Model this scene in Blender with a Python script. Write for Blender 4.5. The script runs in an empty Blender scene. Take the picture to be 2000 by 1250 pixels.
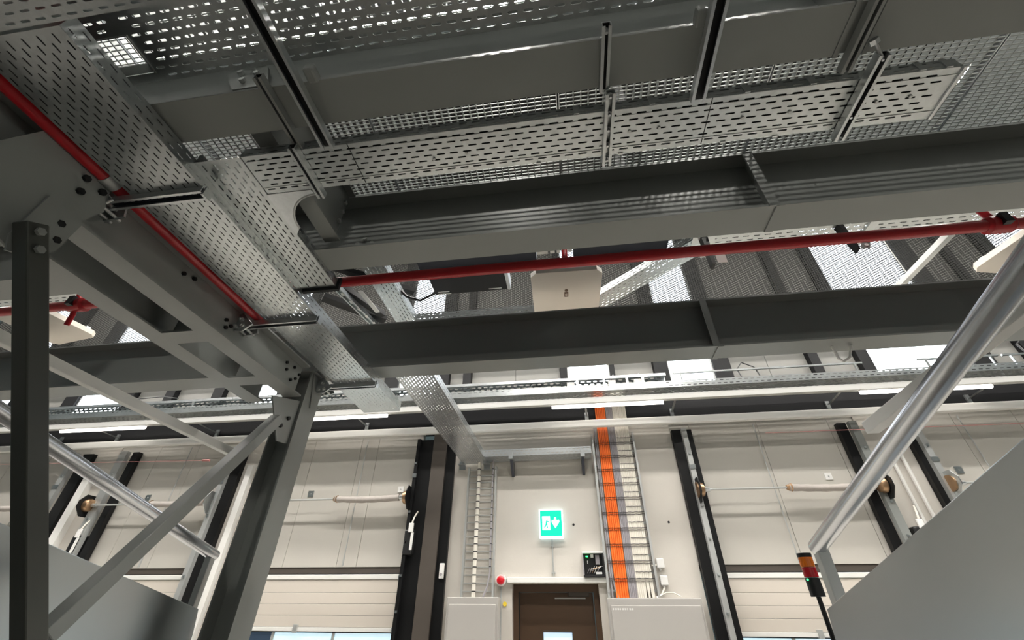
import bpy, math, random
from mathutils import Vector, Matrix, Euler
random.seed(7)
R = math.radians
scene = bpy.context.scene
COL = scene.collection

# ------------------------------------------------------------------ camera
H0 = 1.8                                   # eye height above the hall floor; all heights below are relative to the eye
cam_d = bpy.data.cameras.new('camera'); cam = bpy.data.objects.new('camera', cam_d); COL.objects.link(cam)
cam_d.sensor_width = 36.0; cam_d.lens = 36.0 * 814.97 / 2000.0
cam_d.clip_start = 0.02; cam_d.clip_end = 200
_m = Matrix.Rotation(R(7.851), 3, 'Z') @ Matrix.Rotation(R(125.166), 3, 'X') @ Matrix.Rotation(R(0.3744), 3, 'Z')
cam.rotation_euler = _m.to_euler(); cam.location = (0, 0, H0)
scene.camera = cam
# ------------------------------------------------------------------ world, exposure
world = bpy.data.worlds.new('hall_ambient'); scene.world = world; world.use_nodes = True
bg = world.node_tree.nodes['Background']; bg.inputs[0].default_value = (0.74, 1.0, 1.0, 1); bg.inputs[1].default_value = 0.085
scene.view_settings.view_transform = 'Standard'; scene.view_settings.look = 'None'
scene.view_settings.gamma = 1.0; scene.view_settings.exposure = 0.0
LED_POWER = 7.0        # strip lights along the dock wall
HIGH_POWER = 900.0       # unseen short luminaires assumed above the platform
HALL_POWER = 69.0       # unseen long luminaires assumed under the roof, from the wall's shade bands
LOW_POWER = 48.0         # unseen strip lights assumed behind the camera
WINDOW_POWER = 5.0      # daylight through the panes

# ------------------------------------------------------------------ materials
MATS = {}
def nodes_of(m): return m.node_tree.nodes, m.node_tree.links
def mat(name, col, rough=0.5, metal=0.0, noise=0.0, scale=8.0, rnoise=0.0, spec=0.5, bump=0.0, bscale=60, stretch=None, emit=None, estr=0.0, trans=0.0, alpha=1.0):
    m = bpy.data.materials.new(name); m.use_nodes = True
    N, L = nodes_of(m); b = N['Principled BSDF']
    b.inputs['Base Color'].default_value = (*col, 1); b.inputs['Roughness'].default_value = rough
    b.inputs['Metallic'].default_value = metal; b.inputs['Specular IOR Level'].default_value = spec
    if emit is not None:
        b.inputs['Emission Color'].default_value = (*emit, 1); b.inputs['Emission Strength'].default_value = estr
    if trans: b.inputs['Transmission Weight'].default_value = trans
    b.inputs['Alpha'].default_value = alpha
    if noise or rnoise or bump:
        tc = N.new('ShaderNodeTexCoord'); mp = N.new('ShaderNodeMapping'); L.new(tc.outputs['Object'], mp.inputs['Vector'])
        if stretch: mp.inputs['Scale'].default_value = stretch
        nz = N.new('ShaderNodeTexNoise'); nz.inputs['Scale'].default_value = scale; nz.inputs['Detail'].default_value = 5
        L.new(mp.outputs['Vector'], nz.inputs['Vector'])
        if noise:
            mx = N.new('ShaderNodeMix'); mx.data_type = 'RGBA'
            mx.inputs['A'].default_value = (*[c * (1 - noise) for c in col], 1)
            mx.inputs['B'].default_value = (*[min(1, c * (1 + noise)) for c in col], 1)
            L.new(nz.outputs['Fac'], mx.inputs['Factor']); L.new(mx.outputs['Result'], b.inputs['Base Color'])
        if rnoise:
            mr = N.new('ShaderNodeMapRange'); mr.inputs['To Min'].default_value = max(0.03, rough - rnoise); mr.inputs['To Max'].default_value = rough + rnoise
            mr.inputs['From Min'].default_value = 0.3; mr.inputs['From Max'].default_value = 0.7
            L.new(nz.outputs['Fac'], mr.inputs['Value']); L.new(mr.outputs['Result'], b.inputs['Roughness'])
        if bump:
            n2 = N.new('ShaderNodeTexNoise'); n2.inputs['Scale'].default_value = bscale; L.new(mp.outputs['Vector'], n2.inputs['Vector'])
            bp = N.new('ShaderNodeBump'); bp.inputs['Strength'].default_value = bump; bp.inputs['Distance'].default_value = 0.01
            L.new(n2.outputs['Fac'], bp.inputs['Height']); L.new(bp.outputs['Normal'], b.inputs['Normal'])
    MATS[name] = m
    return m
def galvanised(name, col, rough):
    m = mat(name, col, rough, 0.92)
    N, L = nodes_of(m); b = N['Principled BSDF']
    tc = N.new('ShaderNodeTexCoord'); v = N.new('ShaderNodeTexVoronoi'); v.inputs['Scale'].default_value = 70
    L.new(tc.outputs['Object'], v.inputs['Vector'])
    nz = N.new('ShaderNodeTexNoise'); nz.inputs['Scale'].default_value = 3.0; nz.inputs['Detail'].default_value = 4; L.new(tc.outputs['Object'], nz.inputs['Vector'])
    ad = N.new('ShaderNodeMix'); ad.data_type = 'RGBA'; ad.inputs['Factor'].default_value = 0.25
    L.new(nz.outputs['Fac'], ad.inputs['A']); L.new(v.outputs['Color'], ad.inputs['B'])
    bw = N.new('ShaderNodeRGBToBW'); L.new(ad.outputs['Result'], bw.inputs['Color'])
    cr = N.new('ShaderNodeMix'); cr.data_type = 'RGBA'
    cr.inputs['A'].default_value = (*[c * 0.8 for c in col], 1); cr.inputs['B'].default_value = (*[min(1, c * 1.18) for c in col], 1)
    L.new(bw.outputs['Val'], cr.inputs['Factor']); L.new(cr.outputs['Result'], b.inputs['Base Color'])
    mr = N.new('ShaderNodeMapRange'); mr.inputs['To Min'].default_value = rough - 0.03; mr.inputs['To Max'].default_value = rough + 0.04
    L.new(bw.outputs['Val'], mr.inputs['Value']); L.new(mr.outputs['Result'], b.inputs['Roughness'])
    return m
galvanised('galv', (0.56, 0.585, 0.585), 0.30)
galvanised('galv_bright', (0.62, 0.64, 0.65), 0.30)
mat('steel_paint', (0.235, 0.245, 0.235), 0.32, noise=0.05, scale=4, rnoise=0.03)
mat('brace_dark', (0.055, 0.058, 0.050), 0.4, noise=0.08, scale=5)  # near brace tube only, darker than the other steel
mat('chute_steel', (0.47, 0.50, 0.51), 0.28, 0.95, noise=0.05, scale=0.9)
mat('rail_steel', (0.62, 0.63, 0.66), 0.24, 0.85, noise=0.06, scale=20)
mat('zinc_grey', (0.50, 0.51, 0.50), 0.45, 0.5, noise=0.08, scale=9)
mat('grating_zinc', (0.52, 0.54, 0.53), 0.5, 0.3)
mat('red_paint', (0.42, 0.012, 0.018), 0.30, noise=0.10, scale=6)
mat('black_steel', (0.005, 0.005, 0.0055), 0.45, spec=0.35)
mat('black_matte', (0.006, 0.006, 0.007), 0.6, spec=0.25)
mat('brown_black', (0.075, 0.062, 0.052), 0.55, noise=0.10, scale=3)
mat('black_plastic', (0.012, 0.012, 0.013), 0.45)
mat('concrete', (0.60, 0.565, 0.515), 0.75, noise=0.05, scale=2.2, bump=0.04, bscale=40)
mat('cladding', (0.53, 0.505, 0.46), 0.42, noise=0.03, scale=1.5)
mat('upper_cladding', (0.20, 0.195, 0.18), 0.5, noise=0.03, scale=1.5)
mat('door_cream', (0.62, 0.565, 0.50), 0.45, noise=0.02, scale=2)
mat('white_paint', (0.78, 0.77, 0.74), 0.4)
mat('rail_white', (0.50, 0.495, 0.475), 0.45)
mat('white_plastic', (0.80, 0.79, 0.77), 0.35)
mat('panel_white', (0.82, 0.74, 0.65), 0.5, noise=0.03, scale=4)
mat('cabinet', (0.48, 0.46, 0.435), 0.42, noise=0.02, scale=3)
mat('brown_door', (0.085, 0.048, 0.026), 0.45, noise=0.08, scale=2)
mat('orange_cable', (0.95, 0.19, 0.03), 0.45)
mat('grey_cable', (0.36, 0.34, 0.36), 0.5)
mat('white_cable', (0.78, 0.74, 0.66), 0.5)
mat('sleeve_cloth', (0.44, 0.40, 0.37), 0.8, noise=0.12, scale=30, bump=0.3, bscale=90)
mat('brass', (0.42, 0.27, 0.16), 0.35, 0.9)
mat('yellow', (0.85, 0.62, 0.05), 0.5)
mat('red_plastic', (0.55, 0.01, 0.02), 0.25)
mat('orange_lens', (0.85, 0.20, 0.01), 0.25)
mat('green_led', (0.1, 0.8, 0.2), 0.4, emit=(0.05, 1.0, 0.25), estr=3.0)
mat('label_brown', (0.16, 0.09, 0.05), 0.6)
mat('ceiling', (0.10, 0.10, 0.10), 0.8)
mat('floor_concrete', (0.19, 0.175, 0.155), 0.5, noise=0.12, scale=1.2)
mat('bounce_pale', (0.58, 0.55, 0.50), 0.5, noise=0.06, scale=1.0)  # pale tone of the added floor strip that throws light upward
mat('mesh_metal', (0.02, 0.02, 0.018), 0.7, spec=0.2)
mat('pane_day', (0.8, 0.85, 0.9), 0.3, emit=(0.88, 0.94, 1.0), estr=WINDOW_POWER)
mat('led', (0.9, 0.9, 0.9), 0.4, emit=(1.0, 0.94, 0.86), estr=LED_POWER)
mat('assumed_led_hall', (0.9, 0.9, 0.9), 0.4, emit=(1.0, 0.965, 0.905), estr=HALL_POWER)
mat('assumed_led_low', (0.9, 0.9, 0.9), 0.4, emit=(1.0, 0.95, 0.86), estr=LOW_POWER)
mat('assumed_led_high', (0.9, 0.9, 0.9), 0.4, emit=(1.0, 0.97, 0.90), estr=HIGH_POWER)
mat('exit_green', (0.0, 0.20, 0.13), 0.4, emit=(0.0, 0.78, 0.50), estr=1.0)
mat('exit_white', (0.9, 0.95, 0.95), 0.4, emit=(0.85, 1.0, 0.98), estr=2.2)
mat('exit_case', (0.80, 0.84, 0.84), 0.4, emit=(0.70, 0.95, 1.0), estr=1.6)
mat('dock_glass', (0.02, 0.03, 0.05), 0.08, emit=(0.30, 0.45, 0.65), estr=0.10)
mat('dock_glass_light', (0.5, 0.6, 0.65), 0.15, emit=(0.62, 0.85, 0.95), estr=0.85)
mat('door_glass', (0.6, 0.7, 0.8), 0.2, emit=(0.60, 0.80, 1.0), estr=0.9)
mat('red_cord', (0.40, 0.14, 0.13), 0.5)
mat('dark_blue_steel', (0.030, 0.035, 0.05), 0.28, 0.4)

ORD = ['leftmost', 'second from the left', 'third from the left', 'fourth from the left', 'fifth from the left', 'sixth from the left', 'seventh from the left', 'eighth from the left', 'ninth from the left', 'tenth from the left', 'eleventh from the left', 'twelfth from the left', 'thirteenth from the left', 'fourteenth from the left', 'fifteenth from the left', 'sixteenth from the left', 'seventeenth from the left', 'eighteenth from the left', 'nineteenth from the left', 'twentieth from the left', 'rightmost']
# ------------------------------------------------------------------ builders
WPOS = {}
def wloc(o): return Vector((0, 0, 0)) if o is None else WPOS[o.name]
def tag(o, label, cat, group=None, kind=None):
    if label: o['label'] = label
    if cat: o['category'] = cat
    if group: o['group'] = group
    if kind: o['kind'] = kind
    return o
def thing(name, label, cat, loc, group=None, kind=None):
    o = bpy.data.objects.new(name, None); COL.objects.link(o)
    o.empty_display_size = 0.1
    o.location = (loc[0], loc[1], loc[2] + H0); WPOS[o.name] = Vector(loc)
    return tag(o, label, cat, group, kind)
class MB:
    def __init__(s): s.v = []; s.f = []
    def quadbox(s, pts):
        b = len(s.v); s.v += [tuple(p) for p in pts]
        for f in ((0, 3, 2, 1), (4, 5, 6, 7), (0, 1, 5, 4), (1, 2, 6, 5), (2, 3, 7, 6), (3, 0, 4, 7)): s.f.append(tuple(b + i for i in f))
        return s
    def box(s, x0, x1, y0, y1, z0, z1):
        return s.quadbox([(x0, y0, z0), (x1, y0, z0), (x1, y1, z0), (x0, y1, z0), (x0, y0, z1), (x1, y0, z1), (x1, y1, z1), (x0, y1, z1)])
    def cbox(s, c, sx, sy, sz): return s.box(c[0]-sx/2, c[0]+sx/2, c[1]-sy/2, c[1]+sy/2, c[2]-sz/2, c[2]+sz/2)
    def bar(s, p0, p1, a, w, h):            # bar of width w along a (made square to the bar), height h along the third way
        p0 = Vector(p0); p1 = Vector(p1); d = (p1 - p0).normalized(); a = Vector(a); a = (a - d * a.dot(d)).normalized(); c = d.cross(a)
        A = a * w / 2; C = c * h / 2
        return s.quadbox([p0-A-C, p0+A-C, p0+A+C, p0-A+C, p1-A-C, p1+A-C, p1+A+C, p1-A+C])
    def prism(s, poly, ext):                # flat polygon (3D points) swept by ext
        b = len(s.v); n = len(poly); ext = Vector(ext)
        s.v += [tuple(p) for p in poly] + [tuple(Vector(p) + ext) for p in poly]
        s.f.append(tuple(b + i for i in reversed(range(n)))); s.f.append(tuple(b + n + i for i in range(n)))
        for i in range(n): j = (i + 1) % n; s.f.append((b + i, b + j, b + n + j, b + n + i))
        return s
    def tube(s, pts, r, n=10, cap=True):
        pts = [Vector(p) for p in pts]; rs = r if isinstance(r, (list, tuple)) else [r] * len(pts)
        b = len(s.v); up = None
        for i, p in enumerate(pts):
            d = (pts[min(i+1, len(pts)-1)] - pts[max(i-1, 0)]).normalized()
            if up is None:
                up = Vector((0, 0, 1)) if abs(d.z) < 0.9 else Vector((0, 1, 0))
            a = (up - d * up.dot(d)).normalized(); up = a; c = d.cross(a)
            for k in range(n):
                t = 2 * math.pi * k / n; s.v.append(tuple(p + (a * math.cos(t) + c * math.sin(t)) * rs[i]))
        for i in range(len(pts) - 1):
            for k in range(n):
                k2 = (k + 1) % n; s.f.append((b+i*n+k, b+i*n+k2, b+(i+1)*n+k2, b+(i+1)*n+k))
        if cap:
            s.f.append(tuple(b + k for k in reversed(range(n)))); s.f.append(tuple(b + (len(pts)-1)*n + k for k in range(n)))
        return s
    def perf(s, O, U, V, L, W, pitch, rowp, sl, sw, m0=None, skip=None):
        """sheet L x W from O along U and V with staggered rows of round-ended slots"""
        O = Vector(O); U = Vector(U).normalized(); V = Vector(V).normalized()
        rows = int(W / rowp); off = (W - rows * rowp) / 2
        def P(u, v): s.v.append(tuple(O + U * u + V * v)); return len(s.v) - 1
        def quad(u0, u1, v0, v1):
            if u1 - u0 < 1e-5 or v1 - v0 < 1e-5: return
            s.f.append((P(u0, v0), P(u1, v0), P(u1, v1), P(u0, v1)))
        quad(0, L, 0, off); quad(0, L, W - off, W)
        for r in range(rows):
            v0 = off + r * rowp; v1 = v0 + rowp; vm = (v0 + v1) / 2
            u = (pitch * 0.5 if r % 2 else 0.0); u += 0.006
            quad(0, u, v0, v1)
            while u + pitch <= L - 0.004:
                if skip and skip(u + pitch / 2, vm): quad(u, u + pitch, v0, v1); u += pitch; continue
                um = u + pitch / 2; h = sl / 2; q = sw / 2
                o = [P(u, v0), P(u + pitch, v0), P(u + pitch, v1), P(u, v1)]
                i = [P(um - h + q, vm - q), P(um + h - q, vm - q), P(um + h, vm - q * .4), P(um + h, vm + q * .4), P(um + h - q, vm + q), P(um - h + q, vm + q), P(um - h, vm + q * .4), P(um - h, vm - q * .4)]
                s.f += [(o[0], o[1], i[1], i[0]), (o[1], o[2], i[4], i[3], i[2], i[1]), (o[2], o[3], i[5], i[4]), (o[3], o[0], i[0], i[7], i[6], i[5])]
                u += pitch
            quad(u, L, v0, v1)
        return s
    def build(s, name, material, parent=None, smooth=False, solid=0.0, bevel=0.0):
        if parent is None:
            xs = [v[0] for v in s.v]; ys = [v[1] for v in s.v]; zs = [v[2] for v in s.v]
            org = Vector(((min(xs)+max(xs))/2, (min(ys)+max(ys))/2, min(zs)))
        else: org = wloc(parent)
        me = bpy.data.meshes.new(name)
        me.from_pydata([(v[0]-org.x, v[1]-org.y, v[2]-org.z) for v in s.v], [], s.f); me.update()
        me.materials.append(MATS[material])
        o = bpy.data.objects.new(name, me); COL.objects.link(o)
        if smooth:
            for p in me.polygons: p.use_smooth = True
            me.set_sharp_from_angle(angle=R(40))
        if parent is None:
            o.location = (org.x, org.y, org.z + H0)
        else: o.parent = parent
        WPOS[o.name] = org.copy()
        if solid:
            md = o.modifiers.new('sheet', 'SOLIDIFY'); md.thickness = solid; md.offset = 0
        if bevel:
            md = o.modifiers.new('edge', 'BEVEL'); md.width = bevel; md.segments = 2; md.limit_method = 'ANGLE'
        return o
def copy_tree(o, loc, label=None, group=None):
    c = o.copy(); COL.objects.link(c); c.location = (loc[0], loc[1], loc[2] + H0); WPOS[c.name] = Vector(loc)
    if label: c['label'] = label
    if group: c['group'] = group
    for ch in list(o.children):
        k = ch.copy(); COL.objects.link(k); k.parent = c
        for g in list(ch.children):
            q = g.copy(); COL.objects.link(q); q.parent = k
    return c
def structure(o, label, cat, group=None): return tag(o, label, cat, group, 'structure')
def bolt(mb, c, axis, r=0.012, h=0.014):
    a = Vector(axis).normalized(); c = Vector(c)
    return mb.tube([c, c + a * h], r, 6)

def bolts(parent, pts, axis, r=0.013, h=0.014, m='zinc_grey'):
    for c in pts: bolt(MB(), c, axis, r, h).build('bolt', m, parent)

# ================================================================== THE HALL
D = 6.5                                    # dock wall
XL, XR = -14.0, 10.5
structure(MB().box(-16, 13, -9, 9, -2.0, -1.8).build('floor', 'floor_concrete'), 'grey concrete hall floor below the picture', 'floor')
structure(MB().box(-16, 13, 3.0, 6.49, -1.8, -1.795).build('floor_bounce', 'bounce_pale'), 'unseen pale floor strip before the dock doors, added to bounce light upward', 'floor')  # added reflector below the view, brightens beam and tray undersides
structure(MB().box(-16, 13, -9, 7.4, 7.75, 7.9).build('ceiling', 'ceiling'), 'dark roof deck seen through the walkway gratings', 'ceiling')

# concrete middle wall with the door opening, piers between the docks
wf = MB()
wf.box(-1.80, -0.87, D, D + 0.35, -1.8, 2.50); wf.box(0.26, 1.56, D, D + 0.35, -1.8, 2.50); wf.box(-0.87, 0.26, D, D + 0.35, 0.33, 2.50)
wall = structure(wf.build('wall_far', 'concrete'), 'beige concrete wall between the dock doors around the brown door', 'wall')
for k, (a, b) in enumerate([(-5.42, -5.02), (4.20, 4.74), (-8.6, -7.98), (7.3, 7.8), (-11.6, -11.0)]):
    MB().box(a, b, D, D + 0.3, -1.8, 2.50).build('pier', 'concrete', wall)
if True:
    for hx, hz in ((-0.005, 1.03), (1.29, 1.04)): MB().tube([(hx, D - 0.004, hz), (hx, D + 0.01, hz)], 0.016, 10).build('drill_hole', 'black_plastic', wall)
# black spandrel beam above the docks
structure(MB().box(XL, XR, D - 0.02, D + 0.3, 2.50, 3.12).build('trim_1', 'black_matte'), 'long black band above the dock doors behind the strip lights', 'trim')

# upper wall: panels, dark posts, windows (plane y = 6.8)
DU = 6.8
posts = [(-12.95, -12.45), (-11.75, -11.33), (-10.38, -10.07), (-8.95, -8.75), (-8.02, -7.82), (-6.95, -6.72), (-6.25, -6.0), (-5.55, -5.35), (-3.38, -3.10), (-2.36, -2.12), (-1.85, -1.70), (-0.05, 0.08), (0.83, 0.92), (1.60, 1.84), (2.60, 2.88), (4.17, 4.32), (4.92, 5.10), (6.55, 6.86), (7.37, 7.48), (8.05, 8.24), (9.6, 9.9)]
wins = [(-12.45, -11.75), (-10.07, -8.95), (-6.0, -5.55), (-3.10, -2.36), (0.08, 0.83), (1.84, 2.60), (5.10, 6.55), (8.24, 9.6)]
ZB, ZT = 2.9, 7.74
up_wall = structure(MB().box(XL, XR, DU + 0.14, DU + 0.2, ZB, ZT).build('wall_upper', 'upper_cladding'), 'grey panelled upper wall behind the wire mesh', 'wall')
edges = sorted(posts)
bounds = [(XL, edges[0][0])] + [(edges[i][1], edges[i+1][0]) for i in range(len(edges) - 1)] + [(edges[-1][1], XR)]
for a, b in bounds:
    if any(abs(a - w[0]) < 0.02 for w in wins): continue
    n = 2 if b - a > 1.1 else 1
    for i in range(n):
        p0 = a + (b - a) * i / n; p1 = a + (b - a) * (i + 1) / n
        MB().box(p0 + 0.004, p1 - 0.004, DU + 0.09, DU + 0.139, ZB, ZT).build('panel', 'upper_cladding', up_wall)
for i, (a, b) in enumerate(posts):
    structure(MB().box(a, b, DU - 0.02, DU + 0.138, ZB, ZT).build('trim_%d' % (i + 2), 'black_matte'), 'dark upright post of the upper wall, %s' % ORD[i], 'post', 'dark posts of the upper wall')
for i, (a, b) in enumerate(wins):
    fr = MB(); t = 0.03
    for (x0, x1, z0, z1) in ((a, a + t, ZB, ZT), (b - t, b, ZB, ZT), (a + t, b - t, ZB, ZB + t), (a + t, b - t, ZT - t, ZT)): fr.box(x0, x1, DU + 0.03, DU + 0.13, z0, z1)
    w = structure(fr.build('window_%d' % (i + 1), 'zinc_grey'), 'tall bright window of the upper wall, %s' % ORD[i], 'window', 'tall upper windows')
    MB().box(a + t, b - t, DU + 0.07, DU + 0.085, ZB + t, ZT - t).build('pane', 'pane_day', w)
# wire mesh guard in front of the upper wall
ms = MB(); MX0, MX1, MZ0, MZ1, MY = -13.5, 10.0, 4.05, 7.6, 6.62
du, dv = 0.085, 0.046
for sgn in (1, -1):
    k = 0
    n = int((MX1 - MX0) / du + (MZ1 - MZ0) / dv) + 2
    for k in range(n):
        c = MX0 + k * du - ((MZ1 - MZ0) / dv * du if sgn > 0 else 0)
        x0, z0, x1, z1 = (c, MZ0, c + (MZ1 - MZ0) / dv * du, MZ1) if sgn > 0 else (c, MZ0, c - (MZ1 - MZ0) / dv * du, MZ1)
        def clip(x0, z0, x1, z1):
            t0, t1 = 0.0, 1.0; dx = x1 - x0
            for lim, side in ((MX0, 1), (MX1, -1)):
                f0 = (x0 - lim) * side; f1 = (x1 - lim) * side
                if f0 < 0 and f1 < 0: return None
                if f0 < 0: t0 = max(t0, f0 / (f0 - f1))
                elif f1 < 0: t1 = min(t1, f0 / (f0 - f1))
            if t1 - t0 < 1e-4: return None
            return (x0 + dx * t0, z0 + (z1 - z0) * t0, x0 + dx * t1, z0 + (z1 - z0) * t1)
        q = clip(x0, z0, x1, z1)
        if q: ms.bar((q[0], MY, q[1]), (q[2], MY, q[3]), (0, 1, 0), 0.006, 0.013)
fr = MB().box(MX0, MX1, MY - 0.02, MY + 0.02, MZ0 - 0.04, MZ0).box(MX0, MX1, MY - 0.02, MY + 0.02, MZ1, MZ1 + 0.04)
mg = tag(fr.build('mesh_guard', 'black_steel'), 'diamond wire mesh guard stretched in front of the upper windows', 'mesh guard')
tag(ms.build('wires', 'mesh_metal', mg), None, None, None, 'stuff')

# ================================================================== BIG STEEL
def i_beam_x(mb, x0, x1, yc, z0, z1, b, tf=0.014, tw=0.010):
    mb.box(x0, x1, yc - b/2, yc + b/2, z0, z0 + tf); mb.box(x0, x1, yc - b/2, yc + b/2, z1 - tf, z1); mb.box(x0, x1, yc - tw/2, yc + tw/2, z0 + tf, z1 - tf); return mb
def i_beam_y(mb, y0, y1, xc, z0, z1, b, tf=0.012, tw=0.009):
    mb.box(xc - b/2, xc + b/2, y0, y1, z0, z0 + tf); mb.box(xc - b/2, xc + b/2, y0, y1, z1 - tf, z1); mb.box(xc - tw/2, xc + tw/2, y0, y1, z0 + tf, z1 - tf); return mb
HB, HT = 1.70, 2.158
Y1, Y2, Y3 = 0.770, 1.648, 3.035
b1 = tag(i_beam_x(MB(), -5.5, 1.075, Y1, HB, HT, 0.172).build('steel_beam', 'steel_paint'), 'grey steel platform beam nearest the top of the picture, left length', 'beam')
b1b = tag(i_beam_x(MB(), 1.195, 5.0, Y1, HB, HT, 0.172).build('steel_beam', 'steel_paint'), 'grey steel beam length at the top right corner beyond the bolted joint', 'beam')
b2 = tag(i_beam_x(MB(), -5.5, 5.0, Y2, HB, HT, 0.178).build('steel_beam', 'steel_paint'), 'grey steel platform beam in the middle, above the long red pipe', 'beam')
b3 = tag(i_beam_x(MB(), -9.0, 7.5, Y3, HB, HT, 0.198).build('steel_beam', 'steel_paint'), 'dark grey steel beam across the picture below the red pipe and white panel', 'beam')
# joint plates of the top beam
jp = MB().box(1.076, 1.094, Y1 - 0.09, Y1 + 0.09, HB - 0.004, HT).build('end_plate', 'steel_paint', b1)
MB().box(1.176, 1.194, Y1 - 0.09, Y1 + 0.09, HB - 0.004, HT).build('end_plate', 'steel_paint', b1b)
MB().box(1.095, 1.175, Y1 - 0.082, Y1 + 0.082, HB + 0.01, HT).build('packing_plate', 'steel_paint', b1b)
sp = MB().prism([(-1.47, Y1 - 0.022, HB + 0.36), (-1.26, Y1 - 0.022, HB + 0.38), (-1.19, Y1 - 0.022, HB + 0.19), (-1.36, Y1 - 0.022, HB + 0.19)], (0, 0.016, 0)).build('splice_plate', 'steel_paint', b1)
bolts(sp, [(x, Y1 - 0.022, z) for x, z in ((-1.37, 2.03), (-1.33, 1.95), (-1.28, 2.0))], (0, -1, 0), 0.014, 0.016, 'zinc_grey')
# stiffeners
for beam, x, yc, b in ((b2, 1.145, Y2, 0.178), (b3, 1.215, Y3, 0.198)):
    MB().box(x - 0.006, x + 0.006, yc - b/2 + 0.004, yc - 0.005, HB + 0.014, HT - 0.014).build('stiffener', 'steel_paint', beam)
    MB().box(x - 0.045, x + 0.004, yc - b/2 - 0.006, yc - b/2 + 0.004, HB - 0.004, HT).build('cover_strip', 'steel_paint', beam)
    MB().box(x - 0.012, x + 0.03, yc - b/2 - 0.004, yc + b/2, HB - 0.008, HB - 0.001).build('joint_strip', 'steel_paint', beam)
# secondary beam between the two platform beams, beside the tray corner
s1 = tag(i_beam_y(MB(), 0.86, 1.555, -1.262, 1.752, HT, 0.094).build('cross_beam', 'steel_paint'), 'short grey cross beam running above the tray corner between two platform beams', 'beam')
bolts(s1, [(-1.255, y, z) for y, z in ((1.53, 1.90), (1.53, 1.98), (1.53, 2.06))], (1, 0, 0), 0.013, 0.014, 'zinc_grey')
# bolts at the end of the middle beam
bolts(b2, [(x, Y2 - 0.005, z) for x, z in ((-1.12, 1.84), (-1.16, 1.80), (-1.07, 1.80))], (0, -1, 0), 0.012, 0.014, 'zinc_grey')

# left frame: two beams running away from the camera, cross members, column, V brace
L1X, L2X, LZ, LT = -2.142, -2.500, 1.40, 1.672
l1 = tag(i_beam_y(MB(), 0.35, 2.80, L1X, LZ, LT, 0.142).build('frame_beam', 'steel_paint'), 'long grey frame beam at the left, carrying the wide tray brackets', 'beam')
l2 = tag(i_beam_y(MB(), 0.35, 2.86, L2X, LZ, LT, 0.140).build('frame_beam', 'steel_paint'), 'outer grey frame beam at the far left, parallel to the bolted one', 'beam')
for y, z in ((0.89, 1.52), (0.98, 1.59), (0.89, 1.585), (0.99, 1.50), (1.94, 1.545), (1.99, 1.53), (1.96, 1.50), (1.62, 1.62), (1.55, 1.60), (2.60, 1.60), (2.62, 1.55), (2.70, 1.61), (2.75, 1.535), (2.70, 1.50), (2.78, 1.585)):
    bolt(MB(), (L1X + 0.005, y, z), (1, 0, 0), 0.013, 0.012).build('bolt', 'black_steel', l1)
for i, (y, lab) in enumerate(((1.90, 'nearer'), (2.50, 'farther'))):
    tag(i_beam_x(MB(), L2X + 0.07, L1X - 0.071, y, LZ, LT - 0.02, 0.125).build('frame_cross_member', 'steel_paint'), '%s short grey cross member between the two left frame beams' % lab, 'beam')
# column (flange faces the picture's right)
cx0, cx1, cy0, cy1 = -2.300, -2.100, 2.885, 3.088
col = MB(); col.box(cx1 - 0.012, cx1, cy0, cy1, -1.8, 1.66); col.box(cx0, cx0 + 0.012, cy0, cy1, -1.8, 1.66); col.box(cx0 + 0.012, cx1 - 0.012, (cy0 + cy1)/2 - 0.005, (cy0 + cy1)/2 + 0.005, -1.8, 1.66)
col = tag(col.build('steel_column', 'steel_paint'), 'leaning-looking grey steel column rising left of the centre to the frame beam', 'column')
MB().box(cx0 - 0.01, cx1 + 0.03, cy0 - 0.03, cy1 + 0.03, 1.66, 1.672).build('cap_plate', 'steel_paint', col)
MB().prism([(cx1 + 0.001, cy0 + 0.02, 1.655), (cx1 + 0.001, cy1 + 0.02, 1.655), (cx1 + 0.001, cy1 - 0.02, 1.46), (cx1 + 0.001, cy0 + 0.10, 1.38)], (0.01, 0, 0)).build('gusset', 'steel_paint', col)
g = MB().prism([(L1X + 0.012, 2.56, 1.30), (L1X + 0.012, 2.885, 1.40), (L1X + 0.012, 2.885, 1.05), (L1X + 0.012, 2.76, 1.03)], (0.01, 0, 0)).build('gusset', 'steel_paint', col)
bolts(g, [(L1X + 0.022, 2.80, 1.22), (L1X + 0.022, 2.74, 1.14)], (1, 0, 0), 0.016, 0.014, 'black_steel')
# V brace: two square tubes meeting low down
NODE = (-2.10, 1.76, -0.14)
near_brace = tag(MB().bar((-1.99, 0.844, 1.220), (-1.99, 1.669, -0.105), (1, 0, 0), 0.07, 0.072).build('brace_tube', 'brace_dark', bevel=0.006), 'dark upright-looking brace tube at the left edge of the picture', 'brace')
bolts(near_brace, [(-1.947, 0.860, 1.185), (-1.947, 0.895, 1.125)], (1, 0, 0), 0.016, 0.014, 'steel_paint')
tag(MB().bar((-2.10, 2.66, 1.16), (-2.10, 1.79, -0.085), (1, 0, 0), 0.075, 0.070).build('brace_tube', 'steel_paint', bevel=0.005), 'grey diagonal brace tube rising from the lower left to the column', 'brace')
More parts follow.
